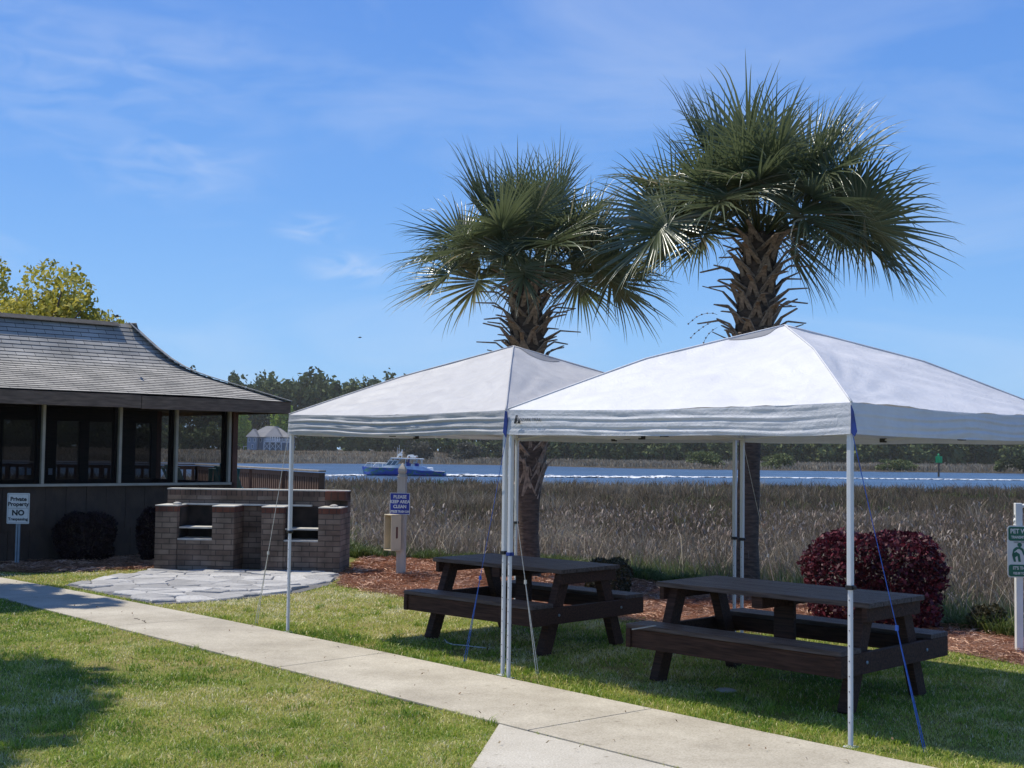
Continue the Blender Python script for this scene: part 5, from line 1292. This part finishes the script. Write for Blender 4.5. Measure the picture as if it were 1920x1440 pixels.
def skinned(name, joints, edges, mats, parent=None):
    me = bpy.data.meshes.new(name); me.from_pydata([j[0] for j in joints], edges, []); o = bpy.data.objects.new(name, me); COL.objects.link(o); o.parent = parent
    sk = o.modifiers.new('skin', 'SKIN'); me.skin_vertices[0] if me.skin_vertices else None
    if not me.skin_vertices:
        import bmesh
        bm = bmesh.new(); bm.from_mesh(me); bm.verts.layers.skin.verify(); bm.to_mesh(me); bm.free()
    for i, j in enumerate(joints): me.skin_vertices[0].data[i].radius = (j[1], j[1] * (j[2] if len(j) > 2 else 1))
    me.skin_vertices[0].data[0].use_root = True
    ss = o.modifiers.new('sub', 'SUBSURF'); ss.levels = 1; ss.render_levels = 1
    me.materials.append(mats); return o
def helmsman(label, loc, rz, shirt):
    # seated figure: pelvis, spine, neck, head, arms forward, thighs forward, shins down
    J = [((0, 0, .1), .15, .8), ((0, 0, .32), .14, .8), ((0, 0, .5), .16, .7), ((0, 0, .6), .06), ((0, -.01, .7), .085), ((0, 0, .79), .085),
         ((.19, 0, .52), .06), ((.24, -.08, .28), .045), ((.16, -.34, .3), .035), ((.15, -.42, .3), .03), ((-.19, 0, .52), .06), ((-.24, -.08, .28), .045), ((-.16, -.34, .3), .035), ((-.15, -.42, .3), .03),
         ((.1, -.05, .08), .09), ((.12, -.45, .1), .065), ((.12, -.47, -.33), .045), ((.12, -.58, -.36), .035), ((-.1, -.05, .08), .09), ((-.12, -.45, .1), .065), ((-.12, -.47, -.33), .045), ((-.12, -.58, -.36), .035)]
    E = [(0, 1), (1, 2), (2, 3), (3, 4), (4, 5), (2, 6), (6, 7), (7, 8), (8, 9), (2, 10), (10, 11), (11, 12), (12, 13), (0, 14), (14, 15), (15, 16), (16, 17), (0, 18), (18, 19), (19, 20), (20, 21)]
    o = skinned('person', J, E, shirt); o.location = loc; o.rotation_euler = (0, 0, rz); tag(o, label, 'person')
    h_ = MB().lathe([(.09, .73), (.1, .78), (.09, .84), (.05, .885), (.01, .9)], (0, .012, 0), 12).build('hair', M['dark_wood'], o, smooth=True)
    MB().lathe([(.07, .64), (.084, .68), (.088, .74), (.086, .78)], (0, -.012, 0), 12).box((0, -.1, .71), (.02, .03, .04)).build('face', mat('skin', (.5, .3, .22), .6, .05, 5), o, smooth=True)
    return o
helmsman('person in a dark shirt seated under the boat hardtop', (bc.x + bX(1010), BD - .35, WZ + bZ(505) + .2), R(-90), M['sign_blue'])
helmsman('person in a white shirt seated rearmost under the boat hardtop', (bc.x + bX(1150), BD - .35, WZ + bZ(505) + .2), R(-90), M['sign_white'])

# wake
def foam(pts, w0, w1, name, label, nn, hmax):
    V = []; F = []
    P = [Vector(p) for p in pts]
    for i in range(nn):
        s = random.random() ** .8; k = s * (len(P) - 1); j = min(int(k), len(P) - 2); c = P[j].lerp(P[j + 1], k - j); w = w0 + (w1 - w0) * s
        c = c + Vector((random.uniform(-.4, .4), random.gauss(0, w), 0)); r = random.uniform(.12, .45); z = abs(random.gauss(0, hmax)) * (1 - s * .8)
        b = len(V)
        for q in range(5): a = q * 1.2566 + random.random(); V.append((c.x + r * 1.8 * math.cos(a), c.y + r * math.sin(a), WZ + .02 + z + random.uniform(-.05, .08)))
        V.append((c.x, c.y, WZ + .1 + z))
        F += [(b + q, b + (q + 1) % 5, b + 5) for q in range(5)]
    tag(np_mesh(name, np.array(V), np.array(F), M['foam']), label, 'wake', kind='stuff')
M['foam'] = mat('foam', (.72, .74, .76), .8, .1, 3)
sx_ = bc.x + bX(1665)
foam([(sx_, BD, 0), (sx_ + 9, BD + 1, 0), (sx_ + 26, BD + 6, 0), (at(1250, 890, 176).x, 176, 0)], .45, .8, 'boat_wake', 'white churned wake trailing behind the boat', 2300, .1)
foam([(at(1230, 890, 172).x, 172, 0), (at(1480, 890, 177).x, 177, 0), (at(1990, 890, 183).x, 183, 0)], .3, .25, 'wake_line', 'thin white line of wake stretching to the right', 750, .02)
foam([(bc.x + bX(180), BD - 1.2, 0), (bc.x + bX(-120), BD - 4, 0), (bc.x + bX(-420), BD - 9, 0)], .25, .4, 'bow_wave', 'faint white ripple left of the boat bow', 240, .03)

# channel marker
cp = at(1760, 893, 205); mk = empty('channel_marker', (cp.x, 205, WZ), 0, 'green square channel marker on a dark pile in the river', 'channel marker')
MB().tube([(0, 0, -1.5), (0, 0, 2.7)], .16, 10).build('pile', M['bark'], mk)
MB().box((0, -.2, 2.75), (1.05, .06, 1.05)).box((0, 0, 2.75), (.06, .9, .9)).build('green_panel', mat('marker_green', (.01, .42, .12), .5, .05, 2), mk)
MB().lathe([(.18, 0), (.18, .25), (.1, .4), (.02, .45)], (0, 0, 3.25), 10).build('lantern', mat('lantern_green', (.02, .3, .1), .4, .05, 2), mk)

# birds
def bird(label, loc, s, rz):
    t = empty('bird', loc, rz, label, 'bird')
    m = MB(); m.tube([(-.14, 0, 0), (-.09, 0, .0), (-.02, 0, .0), (.05, 0, .012), (.085, 0, .025), (.11, 0, .02), (.135, 0, .012)], [.006, .018, .034, .03, .02, .018, .002], 10)
    m.add([(-.13, -.01, 0), (-.2, -.03, .004), (-.2, .03, .004), (-.13, .01, 0), (-.16, 0, .01)], [(0, 1, 4), (1, 2, 4), (2, 3, 4), (3, 0, 4)])
    for q in (-1, 1): m.add([(.03, q * .02, .012), (-.05, q * .02, .012), (-.07, q * .13, .05), (-.03, q * .22, .03), (.02, q * .12, .055), (0, q * .02, .0)], [(0, 1, 2, 4), (4, 2, 3), (0, 4, 2, 5)])
    m.v = [tuple(Vector(v) * s) for v in m.v]; b = m.build('body', M['sign_ink'], t, smooth=True); return t
bird('small dark bird flying just above the porch ridge', at(219, 593, 20.5), .42, R(200))
bird('tiny distant bird high over the marsh between roof and left canopy', at(675, 633, 60), .7, R(20))

# ------------------------------------------------------------------ haze over the river
hz, hnt, hp_s = newmat('air')
hnt.nodes.remove(hp_s); pv = N(hnt, 'ShaderNodeVolumePrincipled'); pv.inputs['Color'].default_value = (.92, .9, .82, 1); pv.inputs['Density'].default_value = .00016; pv.inputs['Anisotropy'].default_value = .2
hnt.links.new(pv.outputs[0], hnt.nodes['Material Output'].inputs['Volume'])
tag(MB().box((0, 735, 18), (1804, 1534, 46)).build('haze', hz), 'thin bluish haze over the river', 'haze', kind='stuff')
S.cycles.volume_bounces = 0
